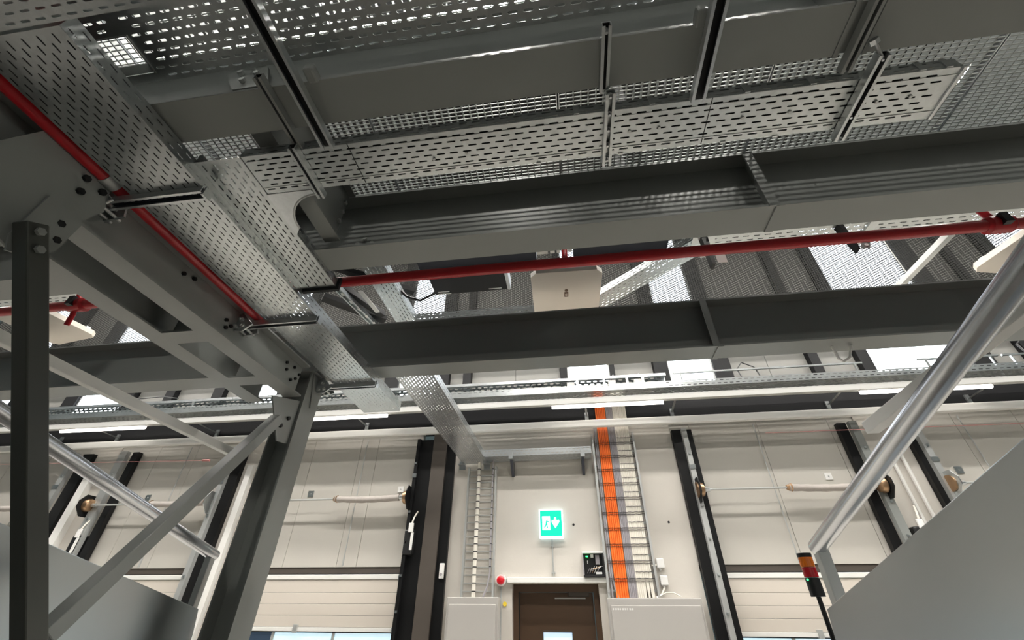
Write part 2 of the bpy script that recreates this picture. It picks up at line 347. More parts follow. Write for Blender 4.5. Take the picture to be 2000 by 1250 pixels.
# node plates at the top of the near brace
n1 = MB().prism([(-2.050, 0.56, 1.25), (-2.050, 0.70, 1.645), (-2.050, 0.96, 1.70), (-2.050, 1.02, 1.50), (-2.050, 0.975, 1.385), (-2.050, 0.965, 1.20), (-2.050, 0.90, 1.11), (-2.050, 0.80, 1.14)], (0.012, 0, 0))
n1 = tag(n1.build('node_plate', 'steel_paint'), 'large dark node plate bolted over the top of the left brace', 'plate')
bolts(n1, [(-2.038, 0.93, 1.32), (-2.038, 0.955, 1.25), (-2.038, 0.905, 1.50), (-2.038, 0.89, 1.57), (-2.038, 0.965, 1.57)], (1, 0, 0), 0.016, 0.014, 'black_steel')
tag(MB().prism([(-2.036, 0.84, 1.39), (-2.036, 0.985, 1.385), (-2.036, 0.975, 1.205), (-2.036, 0.915, 1.12), (-2.036, 0.86, 1.10), (-2.036, 0.835, 1.16)], (0.010, 0, 0)).build('cover_plate', 'steel_paint'), 'small brown-grey cover plate behind the brace head at the left edge', 'plate')

# ================================================================== WALKWAY GRATING
gx = [-4.9, -3.9, -2.93, -1.93, -0.93, 0.075, 1.115, 2.12, 3.12, 4.12]
for i in range(len(gx) - 1):
    a, b = gx[i] + 0.004, gx[i+1] - 0.004; y0, y1 = -0.62, 1.735; z0, z1 = 2.162, 2.196
    fr = MB().box(a, b, y1 - 0.004, y1, z0, z1).box(a, b, y0, y0 + 0.004, z0, z1).box(a, a + 0.004, y0 + 0.004, y1 - 0.004, z0, z1).box(b - 0.004, b, y0 + 0.004, y1 - 0.004, z0, z1)
    g = tag(fr.build('grating_panel', 'galv_bright'), 'galvanised walkway grating panel overhead, %s' % ORD[i], 'grating', 'walkway grating panels')
    br = MB(); n = round((b - a) / 0.038); st = (b - a) / n
    for k in range(1, n): br.box(a + k*st - 0.002, a + k*st + 0.002, y0 + 0.004, y1 - 0.004, z0, z1)
    y = y0 + 0.022
    while y < y1 - 0.01:
        br.box(a + 0.004, b - 0.004, y - 0.0022, y + 0.0022, z0 + 0.002, z0 + 0.009); y += 0.0200
    tag(br.build('bars', 'grating_zinc', g), None, None, None, 'stuff')

# dark conveyor standing on the walkway
cv = thing('conveyor', 'black conveyor bed standing on the grating above the middle beam', 'conveyor', (0.45, 1.8, 2.196))
MB().box(-2.35, 3.15, 1.30, 2.75, 3.38, 3.56).build('bed', 'black_steel', cv)
for x in (-2.2, 0.45, 3.0):
    for y in (1.36, 1.68): MB().box(x - 0.03, x + 0.03, y - 0.03, y + 0.03, 2.197, 3.38).build('leg', 'black_steel', cv)
tag(MB().box(-6.0, 6.0, -6.0, -0.63, 2.162, 2.20).build('blocking_deck', 'steel_paint'), 'unseen platform extension behind and above the camera, made solid to block roof light', 'deck')  # out of view; solid so that roof light stays off the near floor
cv_block = thing('conveyor', 'added black bed above the wide tray at the left, hiding roof lights from its slots', 'conveyor', (-4.7, 1.8, 2.196))  # made-up conveyor copy, added to keep roof lights out of the tray slots
MB().box(-6.0, -3.35, 1.0, 2.75, 3.38, 3.56).build('bed', 'black_steel', cv_block)
for x in (-5.9, -3.5):
    for y in (1.06, 1.68): MB().box(x - 0.03, x + 0.03, y - 0.03, y + 0.03, 2.197, 3.38).build('leg', 'black_steel', cv_block)
# assumed strip lights behind the camera, added to brighten near beam faces
for i in range(2):
    x = 0.4 + i * 4.0
    t = thing('assumed_strip_light', 'assumed strip light added behind the camera to brighten near beam faces, %s one' % ('left', 'right')[i], 'strip light', (x, -2.5, 1.30), 'assumed strip lights behind the camera')
    MB().box(x - 0.8, x + 0.8, -2.56, -2.44, 1.33, 1.38).build('housing', 'white_paint', t)
    MB().tube([(x - 0.79, -2.5, 1.30), (x + 0.79, -2.5, 1.30)], 0.03, 12).build('diffuser', 'assumed_led_low', t, smooth=True)
    for q in (-0.6, 0.6): MB().tube([(x + q, -2.5, 1.38), (x + q, -2.5, 2.16)], 0.006, 6).build('hanger', 'zinc_grey', t)
# assumed luminaires under the roof, out of view, added to light wall and beams
def assumed_roof_light(label, x, y, lx, ly, m, group):
    z = 7.2; t = thing('assumed_luminaire', label, 'luminaire', (x, y, z), group)
    MB().box(x - lx/2, x + lx/2, y - ly/2, y + ly/2, z + 0.03, z + 0.09).build('housing', 'white_paint', t)
    MB().box(x - lx/2 + 0.01, x + lx/2 - 0.01, y - ly/2 + 0.01, y + ly/2 - 0.01, z, z + 0.029).build('diffuser', m, t)
    for q in (-0.4, 0.4): MB().tube([(x + q * lx, y, z + 0.09), (x + q * lx, y, 7.75)], 0.006, 6).build('hanger', 'zinc_grey', t)
for i in range(7): assumed_roof_light('assumed unseen long roof luminaire nearer the dock wall, %s' % ORD[i], -12.0 + i * 3.6, 2.4, 3.2, 0.30, 'assumed_led_hall', 'assumed long roof luminaires')
for i in range(7): assumed_roof_light('assumed unseen long roof luminaire close to the dock wall, %s' % ORD[i], -12.6 + i * 3.6, 4.2, 3.2, 0.30, 'assumed_led_hall', 'assumed long roof luminaires')
for i in range(2): assumed_roof_light('assumed unseen short roof luminaire above the platform, %s one' % ('left', 'right')[i], (-0.55, 2.7)[i], -1.2, 0.5, 0.15, 'assumed_led_high', 'assumed short roof luminaires')

# ================================================================== CABLE TRAYS
def tray(name, label, O, U, V, L, W, wall, pitch=0.0565, rowp=0.026, sl=0.037, sw=0.0075, m='galv', holes=True, skip=None, lip=0.012, cat='cable tray', near=True, far=True, wallrows=True):
    O = Vector(O); U = Vector(U).normalized(); V = Vector(V).normalized(); Nn = U.cross(V)
    if Nn.z < 0: Nn = -Nn
    Zd = Nn
    t = thing(name, label, cat, O + U * L / 2 + V * W / 2)
    MB().perf(O, U, V, L, W, pitch, rowp, sl, sw, skip=skip).build('floor_sheet', m, t, solid=0.0018)
    for s_, on in ((0, near), (1, far)):
        if not on: continue
        B = O + V * (W * s_)
        mb = MB()
        if wallrows: mb.perf(B + Zd*0.001, U, Zd, L, wall, pitch, wall * 0.48, sl, sw * 0.9)
        else: mb.perf(B + Zd*0.001, U, Zd, L, wall, L * 3, wall, 0.01, 0.005)
        q = 1 if s_ == 0 else -1
        a = B + Zd * (wall + 0.001); b2_ = a + V * (q * lip)
        mb.prism([a, a + U * L, b2_ + U * L, b2_], Zd * -0.004)
        mb.build('side_wall', m, t, solid=0.0018)
    return t
# T1: the wide tray running away from the camera on the left
t1 = tray('cable_tray', 'wide galvanised perforated cable tray running from the top left corner to the centre', (-1.952, 0.365, 1.60), (0, 1, 0), (1, 0, 0), 3.25, 0.367, 0.083, pitch=0.0527, rowp=0.0303, sl=0.031, sw=0.0065, wallrows=True)
MB().box(-1.95, -1.587, 3.612, 3.622, 1.598, 1.61).build('end_strip', 'galv_bright', t1)
# crossing tray in the top left corner
tray('cable_tray', 'crossing perforated tray in the extreme top left corner', (-3.2, 0.12, 1.605), (1, 0, 0), (0, 1, 0), 2.4, 0.236, 0.05, pitch=0.059)
# T2 with T5 branch
t2 = tray('cable_tray', 'perforated tray hung under the grating, running right from the tray corner', (-1.355, 0.932, 1.66), (1, 0, 0), (0, 1, 0), 2.90, 0.200, 0.058, pitch=0.059, rowp=0.0258, sl=0.038, sw=0.0072)
MB().box(-1.35, 1.545, 1.098, 1.1005, 1.6560, 1.6592).build('ridge', 'galv', t2)
MB().box(-1.35, 1.545, 0.958, 0.9605, 1.6560, 1.6592).build('ridge', 'galv', t2)
for x in (-0.855, 0.66): MB().box(x - 0.0015, x + 0.0015, 0.932, 1.132, 1.6575, 1.659).build('joint', 'black_steel', t2)
MB().box(1.545, 1.557, 0.93, 1.134, 1.652, 1.662).build('end_strip', 'galv_bright', t2)
for x in (-0.98, -0.52, 0.12, 0.42, 0.78, 1.02, 1.40, 1.49):
    MB().box(x, x + 0.022, 0.927, 0.931, 1.662, 1.722).build('clip', 'galv', t2)
for x in (-0.62, -0.05, 0.31, 0.74, 0.95, 1.18):
    MB().box(x, x + 0.02, 1.128, 1.136, 1.654, 1.66).build('clip', 'galv', t2)
bolts(t2, [(x, y, 1.658) for x, y in ((-0.5, 1.05), (-0.35, 1.04), (-0.15, 1.035), (0.35, 1.03), (0.47, 1.03), (0.8, 1.03), (1.3, 1.03), (1.42, 1.025), (0.98, 1.03))], (0, 0, -1), 0.007, 0.006, 'zinc_grey')
tray('cable_tray', 'branch tray beside the wide tray, ending with a dark lip at the middle beam', (-1.585, 0.932, 1.662), (0, 1, 0), (1, 0, 0), 0.905, 0.222, 0.058, pitch=0.054, rowp=0.0285, sl=0.034, sw=0.0072)
lipb = MB().box(-1.60, -1.345, 1.838, 1.862, 1.640, 1.735)
tag(lipb.build('tray_end_cap', 'black_steel', bevel=0.003), 'dark end lip closing the branch tray beside the red pipe', 'end cap')
# shiny corner plate with round cut-out
pl = [(-1.362, 1.134, 1.655), (-1.135, 1.134, 1.655)]
for k in range(0, 11):
    a = R(-90 - 9 * k); pl.append((-1.125 + 0.195 * math.cos(a), 1.355 + 0.195 * math.sin(a), 1.655))
pl += [(-1.362, 1.40, 1.655)]
cp = tag(MB().prism(pl, (0, 0, 0.002)).build('corner_plate', 'galv_bright'), 'shiny plain corner plate with a round cut-out between the two trays', 'plate')
rg = MB(); rg.tube([(-1.125 + 0.195 * math.cos(R(-90 - 9*k)), 1.355 + 0.195 * math.sin(R(-90 - 9*k)), 1.657) for k in range(11)], 0.006, 8)
rg.build('edge_guard', 'zinc_grey', cp, smooth=True)
# black cables lying in the trays
for k in range(12):
    x = -1.935 + k * 0.0303
    tag(MB().tube([(x, 0.38, 1.617), (x, 1.86, 1.617)], 0.0148, 8).build('tray_cable', 'black_plastic', smooth=True), 'black cable in the wide tray seen through its slots, %s' % ORD[k], 'cable', 'black cables in the wide tray')
for k in range(7):
    y = 0.948 + k * 0.0262
    tag(MB().tube([(-1.33, y, 1.675), (1.53, y, 1.675)], 0.0128, 8).build('tray_cable', 'black_plastic', smooth=True), 'black cable in the hung tray seen through its slots, %s from the top' % ('first', 'second', 'third', 'fourth', 'fifth', 'sixth', 'seventh')[k], 'cable', 'black cables in the hung tray')
for k in range(7):
    x = -1.570 + k * 0.0298
    tag(MB().tube([(x, 1.15, 1.678), (x, 1.82, 1.678)], 0.0140, 8).build('tray_cable', 'black_plastic', smooth=True), 'black cable in the branch tray seen through its slots, %s' % ORD[k], 'cable', 'black cables in the branch tray')
# T3: wide tray at the top
t3 = tray('cable_tray', 'broad dark perforated tray across the top of the picture with light through its slots', (-1.60, 0.235, 1.85), (1, 0, 0), (0, 1, 0), 3.2, 0.425, 0.06, pitch=0.059, rowp=0.0295, sl=0.038, sw=0.010, m='galv')
MB().perf((-4.0, 0.235, 1.85), (1, 0, 0), (0, 1, 0), 2.245, 0.425, 0.059, 0.0295, 0.038, 0.010).build('floor_sheet', 'galv', t3, solid=0.0018)
MB().perf((-1.755, 0.235, 1.85), (1, 0, 0), (0, 1, 0), 0.155, 0.252, 0.059, 0.0295, 0.038, 0.010).build('floor_sheet', 'galv', t3, solid=0.0018)
MB().box(-1.755, -1.60, 0.623, 0.66, 1.849, 1.851).build('floor_strip', 'galv', t3)
MB().box(-1.757, -1.598, 0.485, 0.489, 1.842, 1.85).box(-1.603, -1.599, 0.489, 0.623, 1.842, 1.85).box(-1.757, -1.598, 0.623, 0.627, 1.842, 1.85).build('cutout_edge', 'galv', t3)
# T4: tray to the dock wall
tray('cable_tray', 'perforated tray running from the dark beam to its brackets on the dock wall', (-1.640, 3.16, 1.905), (0, 1, 0), (1, 0, 0), 3.30, 0.385, 0.09, pitch=0.062, rowp=0.030, sl=0.034, sw=0.0085, m='galv_bright')
# trays behind the dark beam
ZU = 2.45
tray('cable_tray', 'bluish perforated tray lying along the far side of the dark beam', (-1.46, 3.335, ZU), (1, 0, 0), (0, 1, 0), 1.22, 0.30, 0.085, pitch=0.062, rowp=0.033, sl=0.038, sw=0.009, m='galv')
tray('cable_tray', 'short perforated tray running back from the red pipe to the dark beam', (-1.665, 2.20, ZU), (0, 1, 0), (1, 0, 0), 1.30, 0.205, 0.085, pitch=0.062, rowp=0.034, sl=0.038, sw=0.009, m='galv')
_u = Vector((0.72, -0.62, 0)).normalized(); _v = Vector((0.62, 0.72, 0)).normalized()
tray('cable_tray', 'slanting perforated tray rising right from behind the white panel', Vector((0.32, 3.36, ZU + 0.11)), _u, _v, 1.15, 0.20, 0.07, pitch=0.062, rowp=0.033, sl=0.038, sw=0.009, m='galv')
tray('cable_tray', 'narrow perforated tray running along the red pipe on its far side, right part', (0.90, 2.02, 2.0), (1, 0, 0), (0, 1, 0), 3.6, 0.20, 0.05, pitch=0.066, rowp=0.032, sl=0.040, sw=0.009)
tray('cable_tray', 'narrow perforated tray along the red pipe at the left edge of the picture', (-6.0, 2.02, 2.0), (1, 0, 0), (0, 1, 0), 2.55, 0.20, 0.05, pitch=0.066, rowp=0.032, sl=0.040, sw=0.009)
for x, lab in ((0.98, 'left'), (1.95, 'right')):
    tag(MB().box(x, x + 0.055, 2.005, 2.225, 1.985, 1.998).build('joint_cover', 'galv'), '%s joint cover strip under the narrow tray by the red pipe' % lab, 'cover strip')
# dark trunkings behind the red pipe
tag(MB().box(-1.10, -0.14, 2.20, 2.46, 2.30, 2.42).build('cable_duct', 'dark_blue_steel'), 'dark closed cable duct under the platform, left of the red stub pipe', 'duct')
tag(MB().box(0.15, 0.86, 2.30, 2.50, 2.30, 2.40).build('cable_duct', 'dark_blue_steel'), 'dark blue closed cable duct right of the red stub pipe', 'duct')
ph = thing('pale_terminal_box', 'pale terminal plates above the red pipe behind the red stub', 'terminal box', (-0.02, 2.32, 2.30))
for a, b in ((-0.135, -0.05), (-0.03, 0.005), (0.02, 0.045), (0.07, 0.14)): MB().box(a, b, 2.30, 2.38, 2.30, 2.45).build('plate', 'white_paint', ph)
bx = thing('black_control_box', 'black slotted steel box hanging left of the white panel', 'box', (-0.8, 2.86, ZU))
MB().box(-1.13, -0.45, 2.66, 2.95, ZU, ZU + 0.12).build('body', 'black_steel', bx)
for (a, b, y) in ((-1.10, -0.99, 2.905), (-1.11, -0.98, 2.935), (-0.62, -0.50, 2.915)): MB().box(a, b, y, y + 0.012, ZU - 0.004, ZU).build('slot', 'white_plastic', bx)
MB().prism([(-0.449, 2.70, ZU), (-0.449, 2.955, ZU), (-0.449, 2.955, ZU + 0.12), (-0.449, 2.70, ZU + 0.12)], (0.03, 0, 0)).build('end_flange', 'galv_bright', bx)

# white square panels
def square_panel(label, cx, cy, rot):
    t = thing('white_panel', label, 'ceiling panel', (0, 0, 0), 'white square panels beyond the dark beam')
    s_ = 0.315; c = 0.05
    pts = [(-s_ + c, -s_), (s_ - c, -s_), (s_, -s_ + c), (s_, s_ - c), (s_ - c, s_), (-s_ + c, s_), (-s_, s_ - c), (-s_, -s_ + c)]
    MB().prism([(x, y, 0) for x, y in pts], (0, 0, 0.05)).build('body', 'panel_white', t)
    p = MB().box(-0.018, 0.018, -0.03, 0.035, -0.006, 0).build('socket', 'label_brown', t)
    m = MB()
    for (a, b, y0, y1) in ((-0.010, 0.010, -0.012, -0.007), (-0.010, -0.004, -0.007, 0.018), (-0.004, 0.010, 0.002, 0.006), (-0.004, 0.010, 0.014, 0.018)): m.box(a, b, y0, y1, -0.008, -0.006)
    m.build('mark', 'panel_white', p)
    MB().tube([(0, -0.055, -0.004), (0, -0.055, 0)], 0.016, 12).build('cap', 'label_brown', t)
    for y in (-0.25, 0.21):
        MB().box(-0.26, 0.26, y, y + 0.04, 0.05, 0.09).build('mounting_channel', 'galv', t)
    t.location = (cx, cy, ZU + H0); t.rotation_euler = (0, 0, R(rot)); WPOS[t.name] = Vector((cx, cy, ZU))
    return t
square_panel('white square panel with cut corners below the red pipe at the centre', 0.085, 3.09, 1.5)
square_panel('white square panel with cut corners at the left, seen past the brace tube', -5.38, 2.93, -9)
square_panel('white square panel with cut corners at the right edge above the handrail', 3.95, 2.98, 12)

# tray on the dock wall side, lights, rails --------------------------------
tray('cable_tray', 'long perforated tray above the strip lights along the dock wall', (-12.0, 5.83, 2.735), (1, 0, 0), (0, 1, 0), 20.5, 0.50, 0.10, pitch=0.085, rowp=0.045, sl=0.052, sw=0.013, m='galv')
tb = thing('wall_trunking', 'upright perforated cable trunking with white edges above the wall tray', 'trunking', (-5.0, 6.2, 2.90))
MB().perf((-12.0, 6.22, 2.905), (1, 0, 0), (0, 0, 1), 13.6, 0.21, 0.10, 0.05, 0.06, 0.02).build('back_sheet', 'galv', tb, solid=0.002)
MB().box(-12.0, 1.6, 6.12, 6.22, 2.895, 2.90).box(-12.0, 1.6, 6.12, 6.125, 2.90, 2.925).build('lower_edge', 'galv_bright', tb)
MB().box(-12.0, 1.6, 6.12, 6.22, 3.115, 3.12).box(-12.0, 1.6, 6.12, 6.125, 3.075, 3.115).build('upper_edge', 'galv_bright', tb)
for x in (0.20, 0.62, 0.98, 1.22, -2.6, -6.6): MB().box(x, x + 0.035, 6.122, 6.128, 2.925, 3.075).build('divider', 'galv_bright', tb)
for i, (x, lab) in enumerate(((0.05, 'left'), (0.70, 'middle'), (1.10, 'right'))):
    j = thing('small_junction_box', '%s small pale junction box inside the wall trunking' % lab, 'junction box', (x, 6.15, 2.93))
    MB().box(x, x + 0.12, 6.13, 6.19, 2.94, 3.05).build('body', 'cabinet', j, bevel=0.006)
    MB().tube([(x + 0.06, 6.16, 3.05), (x + 0.06, 6.16, 3.10), (x + 0.10, 6.17, 3.16)], 0.008, 6).build('cable', 'grey_cable', j)
tag(MB().box(XL, XR, 5.865, 5.935, 2.565, 2.655).build('light_rail', 'rail_white', bevel=0.006), 'long white light rail running along the dock wall', 'light rail')
for i, x0 in enumerate((-12.95, -8.66, -4.40, -0.20, 4.07, 8.35)):
    t = thing('strip_light', ['strip light on the white rail outside the left edge', 'lit strip light on the white rail at the far left', 'lit strip light on the white rail behind the grey column', 'lit strip light on the white rail above the orange cables', 'lit strip light on the white rail at the right behind the handrail', 'strip light on the white rail outside the right edge'][i], 'strip light', (x0 + 0.8, 5.9, 2.51), 'strip lights on the dock wall rail')
    MB().tube([(x0, 5.9, 2.535), (x0 + 1.62, 5.9, 2.535)], 0.027, 12).build('diffuser', 'led', t, smooth=True)
    MB().box(x0 - 0.01, x0 + 1.63, 5.875, 5.925, 2.554, 2.566).build('mount', 'white_paint', t)
tag(MB().box(XL, XR, 6.12, 6.19, 2.300, 2.408).build('grey_rail', 'white_paint', bevel=0.01), 'long light grey square rail across the tops of the dock doors', 'rail')
for i, x in enumerate((-9.4, -8.2, -6.2, -4.9, -3.4, -1.95, 0.30, 1.62, 3.9, 5.8)):
    br = thing('wall_bracket', 'small pale angle bracket on the black band, %s' % ORD[i], 'bracket', (x, 6.2, 2.66), 'angle brackets of the light rail')
    MB().bar((x, 5.94, 2.62), (x + 0.03, 6.46, 2.60), (1, 0, 0), 0.03, 0.008).build('arm', 'galv_bright', br)
    MB().box(x + 0.0, x + 0.055, 6.455, 6.48, 2.51, 2.66).build('foot', 'galv_bright', br)
# horizontal short tray on the middle wall
th = tray('cable_tray', 'short perforated tray on the concrete wall below the grey rail', (-1.33, 6.20, 1.93), (1, 0, 0), (0, 1, 0), 1.66, 0.28, 0.10, pitch=0.07, rowp=0.035, sl=0.042, sw=0.010, m='galv_bright')
for i, (x, lab) in enumerate(((-0.86, 'left'), (0.20, 'right'))):
    k = thing('tray_bracket', '%s hanging bracket under the short wall tray' % lab, 'bracket', (x, 6.3, 1.75))
    MB().box(x - 0.02, x + 0.02, 6.18, 6.49, 1.89, 1.926).build('arm', 'galv', k)
    MB().prism([(x - 0.02, 6.49, 1.70), (x - 0.02, 6.49, 1.89), (x - 0.02, 6.25, 1.89)], (0.04, 0, 0)).build('web', 'dark_blue_steel', k)
    MB().box(x - 0.03, x + 0.03, 6.17, 6.20, 1.88, 1.98).build('clip', 'galv_bright', k)
# feet of T4 at the wall
for i, (x, lab) in enumerate(((-1.66, 'left'), (-1.27, 'right'))):
    k = thing('wall_angle', '%s galvanised angle fixing the tray end to the concrete wall' % lab, 'bracket', (x, 6.46, 1.85))
    MB().box(x - 0.05, x + 0.05, 6.485, 6.498, 1.83, 1.96).build('plate', 'galv_bright', k)
    MB().box(x - 0.05, x + 0.05, 6.38, 6.485, 1.885, 1.898).build('arm', 'galv_bright', k)

# ================================================================== STRUTS AND BRACKETS
def channel(mb, p0, p1, w=0.041, h=0.041, t=0.0035, lip=0.008, openv=(0, 0, -1)):
    p0 = Vector(p0); p1 = Vector(p1); d = (p1 - p0).normalized(); o = Vector(openv).normalized(); a = d.cross(o).normalized()
    def seg(ca, co, wa, wo):
        c = a * ca + o * co; mb.quadbox([p0+c-a*wa/2-o*wo/2, p0+c+a*wa/2-o*wo/2, p0+c+a*wa/2+o*wo/2, p0+c-a*wa/2+o*wo/2, p1+c-a*wa/2-o*wo/2, p1+c+a*wa/2-o*wo/2, p1+c+a*wa/2+o*wo/2, p1+c-a*wa/2+o*wo/2])
    seg(0, t/2, w, t)
    for s_ in (-1, 1):
        seg(s_ * (w - t) / 2, t + (h - t) / 2, t, h - t)
        seg(s_ * (w/2 - t - lip/2), h - t/2, lip, t)
    return mb
def strut(label, p0, p1, w=0.041, h=0.041, m='galv', bolts=(), openv=(0, 0, -1), inner=True):
    t = thing('strut_channel', label, 'strut', p0)
    channel(MB(), p0, p1, w, h, openv=openv).build('profile', m, t)
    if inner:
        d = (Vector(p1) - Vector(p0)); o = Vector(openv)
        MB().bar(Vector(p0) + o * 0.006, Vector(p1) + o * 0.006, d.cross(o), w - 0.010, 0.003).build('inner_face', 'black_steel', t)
    for f in bolts:
        c = Vector(p0).lerp(Vector(p1), f)
        b = MB(); o = Vector(openv); b.tube([c + o * 0.010, c + o * 0.020], 0.011, 6); b.tube([c + o * 0.020, c + o * 0.034], 0.005, 8)
        b.build('bolt', 'galv_bright', t)
    return t
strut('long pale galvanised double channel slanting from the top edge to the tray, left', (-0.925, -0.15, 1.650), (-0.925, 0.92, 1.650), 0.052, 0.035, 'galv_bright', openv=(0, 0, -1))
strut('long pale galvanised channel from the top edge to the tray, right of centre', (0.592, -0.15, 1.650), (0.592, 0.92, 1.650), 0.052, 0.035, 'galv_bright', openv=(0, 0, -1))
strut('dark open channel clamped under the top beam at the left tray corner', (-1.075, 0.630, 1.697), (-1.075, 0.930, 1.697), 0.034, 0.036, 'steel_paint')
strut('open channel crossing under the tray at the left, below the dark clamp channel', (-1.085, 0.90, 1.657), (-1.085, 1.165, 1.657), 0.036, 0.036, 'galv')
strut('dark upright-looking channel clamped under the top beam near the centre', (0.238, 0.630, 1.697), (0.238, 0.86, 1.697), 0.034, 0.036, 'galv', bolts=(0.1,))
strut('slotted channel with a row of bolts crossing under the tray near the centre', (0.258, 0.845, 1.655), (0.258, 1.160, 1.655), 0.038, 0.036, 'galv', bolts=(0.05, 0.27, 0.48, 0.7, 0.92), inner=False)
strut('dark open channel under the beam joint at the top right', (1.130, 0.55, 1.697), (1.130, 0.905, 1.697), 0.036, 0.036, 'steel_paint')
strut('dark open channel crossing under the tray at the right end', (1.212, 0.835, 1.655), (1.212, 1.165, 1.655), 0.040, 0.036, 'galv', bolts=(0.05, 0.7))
tag(MB().tube([(1.175, 0.80, 1.66), (1.215, 0.85, 1.635)], 0.006, 8).tube([(1.17, 0.795, 1.663), (1.18, 0.808, 1.657)], 0.016, 6).build('tie_bolt', 'galv_bright'), 'bright bolt joining the two dark channels at the right', 'bolt')
for i, (x, y) in enumerate(((-0.885, 0.665), (0.555, 0.665))):
    tag(MB().box(x - 0.012, x + 0.030, y - 0.035, y + 0.02, 1.675, 1.722).build('beam_clamp', 'steel_paint', bevel=0.008), 'galvanised beam clamp on the top beam beside the %s pale channel' % ('left' if i == 0 else 'right'), 'clamp')
# cantilever brackets under the wide tray
for i, y in enumerate((1.035, 2.06, 3.02)):
    k = thing('cantilever_bracket', ['large galvanised cantilever bracket under the wide tray, nearest the camera', 'galvanised cantilever bracket halfway along the wide tray', 'galvanised cantilever bracket under the far end of the wide tray'][i], 'bracket', (-1.8, y, 1.54), 'cantilever brackets of the wide tray')
    x0 = -2.085 if i < 2 else -2.02
    channel(MB(), (x0, y, 1.598), (-1.572, y, 1.598), 0.050, 0.038, openv=(0, 0, -1)).build('arm', 'galv_bright', k)
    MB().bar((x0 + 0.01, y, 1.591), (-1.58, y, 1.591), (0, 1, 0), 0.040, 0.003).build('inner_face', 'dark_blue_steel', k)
    for q in range(11): MB().box(x0 + 0.08 + q * 0.036, x0 + 0.10 + q * 0.036, y - 0.006, y + 0.006, 1.5865, 1.589).build('slot', 'galv_bright', k)
    MB().prism([(x0 - 0.075, y - 0.035, 1.64), (x0 - 0.03, y - 0.035, 1.66), (x0 + 0.02, y - 0.035, 1.61), (x0 + 0.07, y - 0.035, 1.565), (x0 + 0.015, y - 0.035, 1.515), (x0 - 0.05, y - 0.035, 1.515), (x0 - 0.085, y - 0.035, 1.56)], (0, 0.012, 0)).build('clamp_plate', 'galv', k, bevel=0.004)
    MB().prism([(x0 - 0.06, y + 0.055, 1.62), (x0 + 0.02, y + 0.055, 1.62), (x0 + 0.05, y + 0.055, 1.55), (x0 - 0.06, y + 0.055, 1.53)], (0, 0.01, 0)).build('clamp_plate', 'galv', k)
    for (bx_, bz) in ((x0 - 0.04, 1.545), (x0 + 0.005, 1.55), (x0 - 0.02, 1.60)):
        MB().tube([(bx_, y - 0.06, bz), (bx_, y - 0.050, bz), (bx_, y - 0.050, bz), (bx_, y - 0.036, bz), (bx_, y - 0.036, bz), (bx_, y + 0.08, bz)], [0.008, 0.008, 0.016, 0.016, 0.008, 0.008], 8).build('bolt', 'zinc_grey', k)
    MB().box(-1.578, -1.566, y - 0.012, y + 0.03, 1.555, 1.605).build('end_cap', 'galv', k)

# ================================================================== SPRINKLER PIPES
p1 = thing('sprinkler_pipe', 'long horizontal red sprinkler pipe below the middle beam', 'pipe', (0, 1.955, 1.765))
MB().tube([(-6.0, 1.955, 1.80), (4.5, 1.955, 1.80)], 0.034, 20).build('pipe', 'red_paint', p1, smooth=True)
MB().tube([(0.065, 1.955, 1.80), (0.065, 1.955, 2.20)], 0.018, 14).build('riser', 'red_paint', p1, smooth=True)
for xc in (2.48, -3.42):
    c = MB().tube([(xc - 0.06, 1.955, 1.80), (xc - 0.06, 1.955, 1.80)], 0.05, 16)
    c = MB(); c.tube([(xc - 0.07, 1.955, 1.80), (xc - 0.055, 1.955, 1.80), (xc + 0.055, 1.955, 1.80), (xc + 0.07, 1.955, 1.80)], [0.036, 0.050, 0.050, 0.036], 18)
    c.build('tee_coupling', 'red_paint', p1, smooth=True)
    MB().tube([(xc, 1.955, 1.80), (xc - 0.06, 1.93, 1.98), (xc - 0.10, 1.91, 2.12)], 0.020, 12).build('branch', 'red_paint', p1, smooth=True)
    MB().box(xc - 0.02, xc + 0.02, 1.89, 1.92, 1.765, 1.835).build('bolt_lug', 'black_steel', p1)
MB().tube([(-3.44, 1.955, 1.80), (-3.45, 1.98, 1.74), (-3.47, 2.0, 1.66)], 0.016, 12).build('branch', 'red_paint', p1, smooth=True)
p2 = thing('sprinkler_pipe', 'red sprinkler pipe running along the left edge of the wide tray', 'pipe', (-2.018, 1.2, 1.60))
MB().tube([(-2.018, 0.2, 1.632), (-2.018, 2.14, 1.632)], 0.030, 18).build('pipe', 'red_paint', p2, smooth=True)
MB().tube([(-2.018, 0.925, 1.632), (-2.018, 0.985, 1.632)], 0.034, 18).build('sleeve', 'zinc_grey', p2, smooth=True)

# bits hanging over the dark beam
tag(MB().box(3.135, 3.185, 2.78, 3.50, 2.49, 2.54).tube([(3.16, 3.3, 2.54), (3.16, 3.3, 7.75)], 0.005, 6).build('square_bar', 'white_paint', bevel=0.004), 'pale square bar slanting in front of the right-hand window', 'bar')
cl = thing('u_clip', 'grey clip with two holes under the red pipe before the right window', 'clip', (1.75, 2.0, 1.72))
MB().prism([(1.762, 2.03, 1.998), (1.79, 2.03, 1.998), (1.80, 2.03, 1.785), (1.795, 2.03, 1.775)], (0, 0.05, 0)).build('strap', 'black_steel', cl)
MB().prism([(1.800, 2.028, 1.775), (1.850, 2.028, 1.775), (1.885, 2.028, 1.86), (1.835, 2.028, 1.86)], (0, 0.004, 0)).build('plate', 'steel_paint', cl)
for (x, z) in ((1.838, 1.80), (1.853, 1.83)): MB().tube([(x, 2.024, z), (x, 2.0279, z)], 0.010, 10).build('hole', 'white_plastic', cl)
cl2 = thing('u_clip', 'grey bent clip hanging under the red pipe left of the window', 'clip', (0.98, 2.05, 1.74))
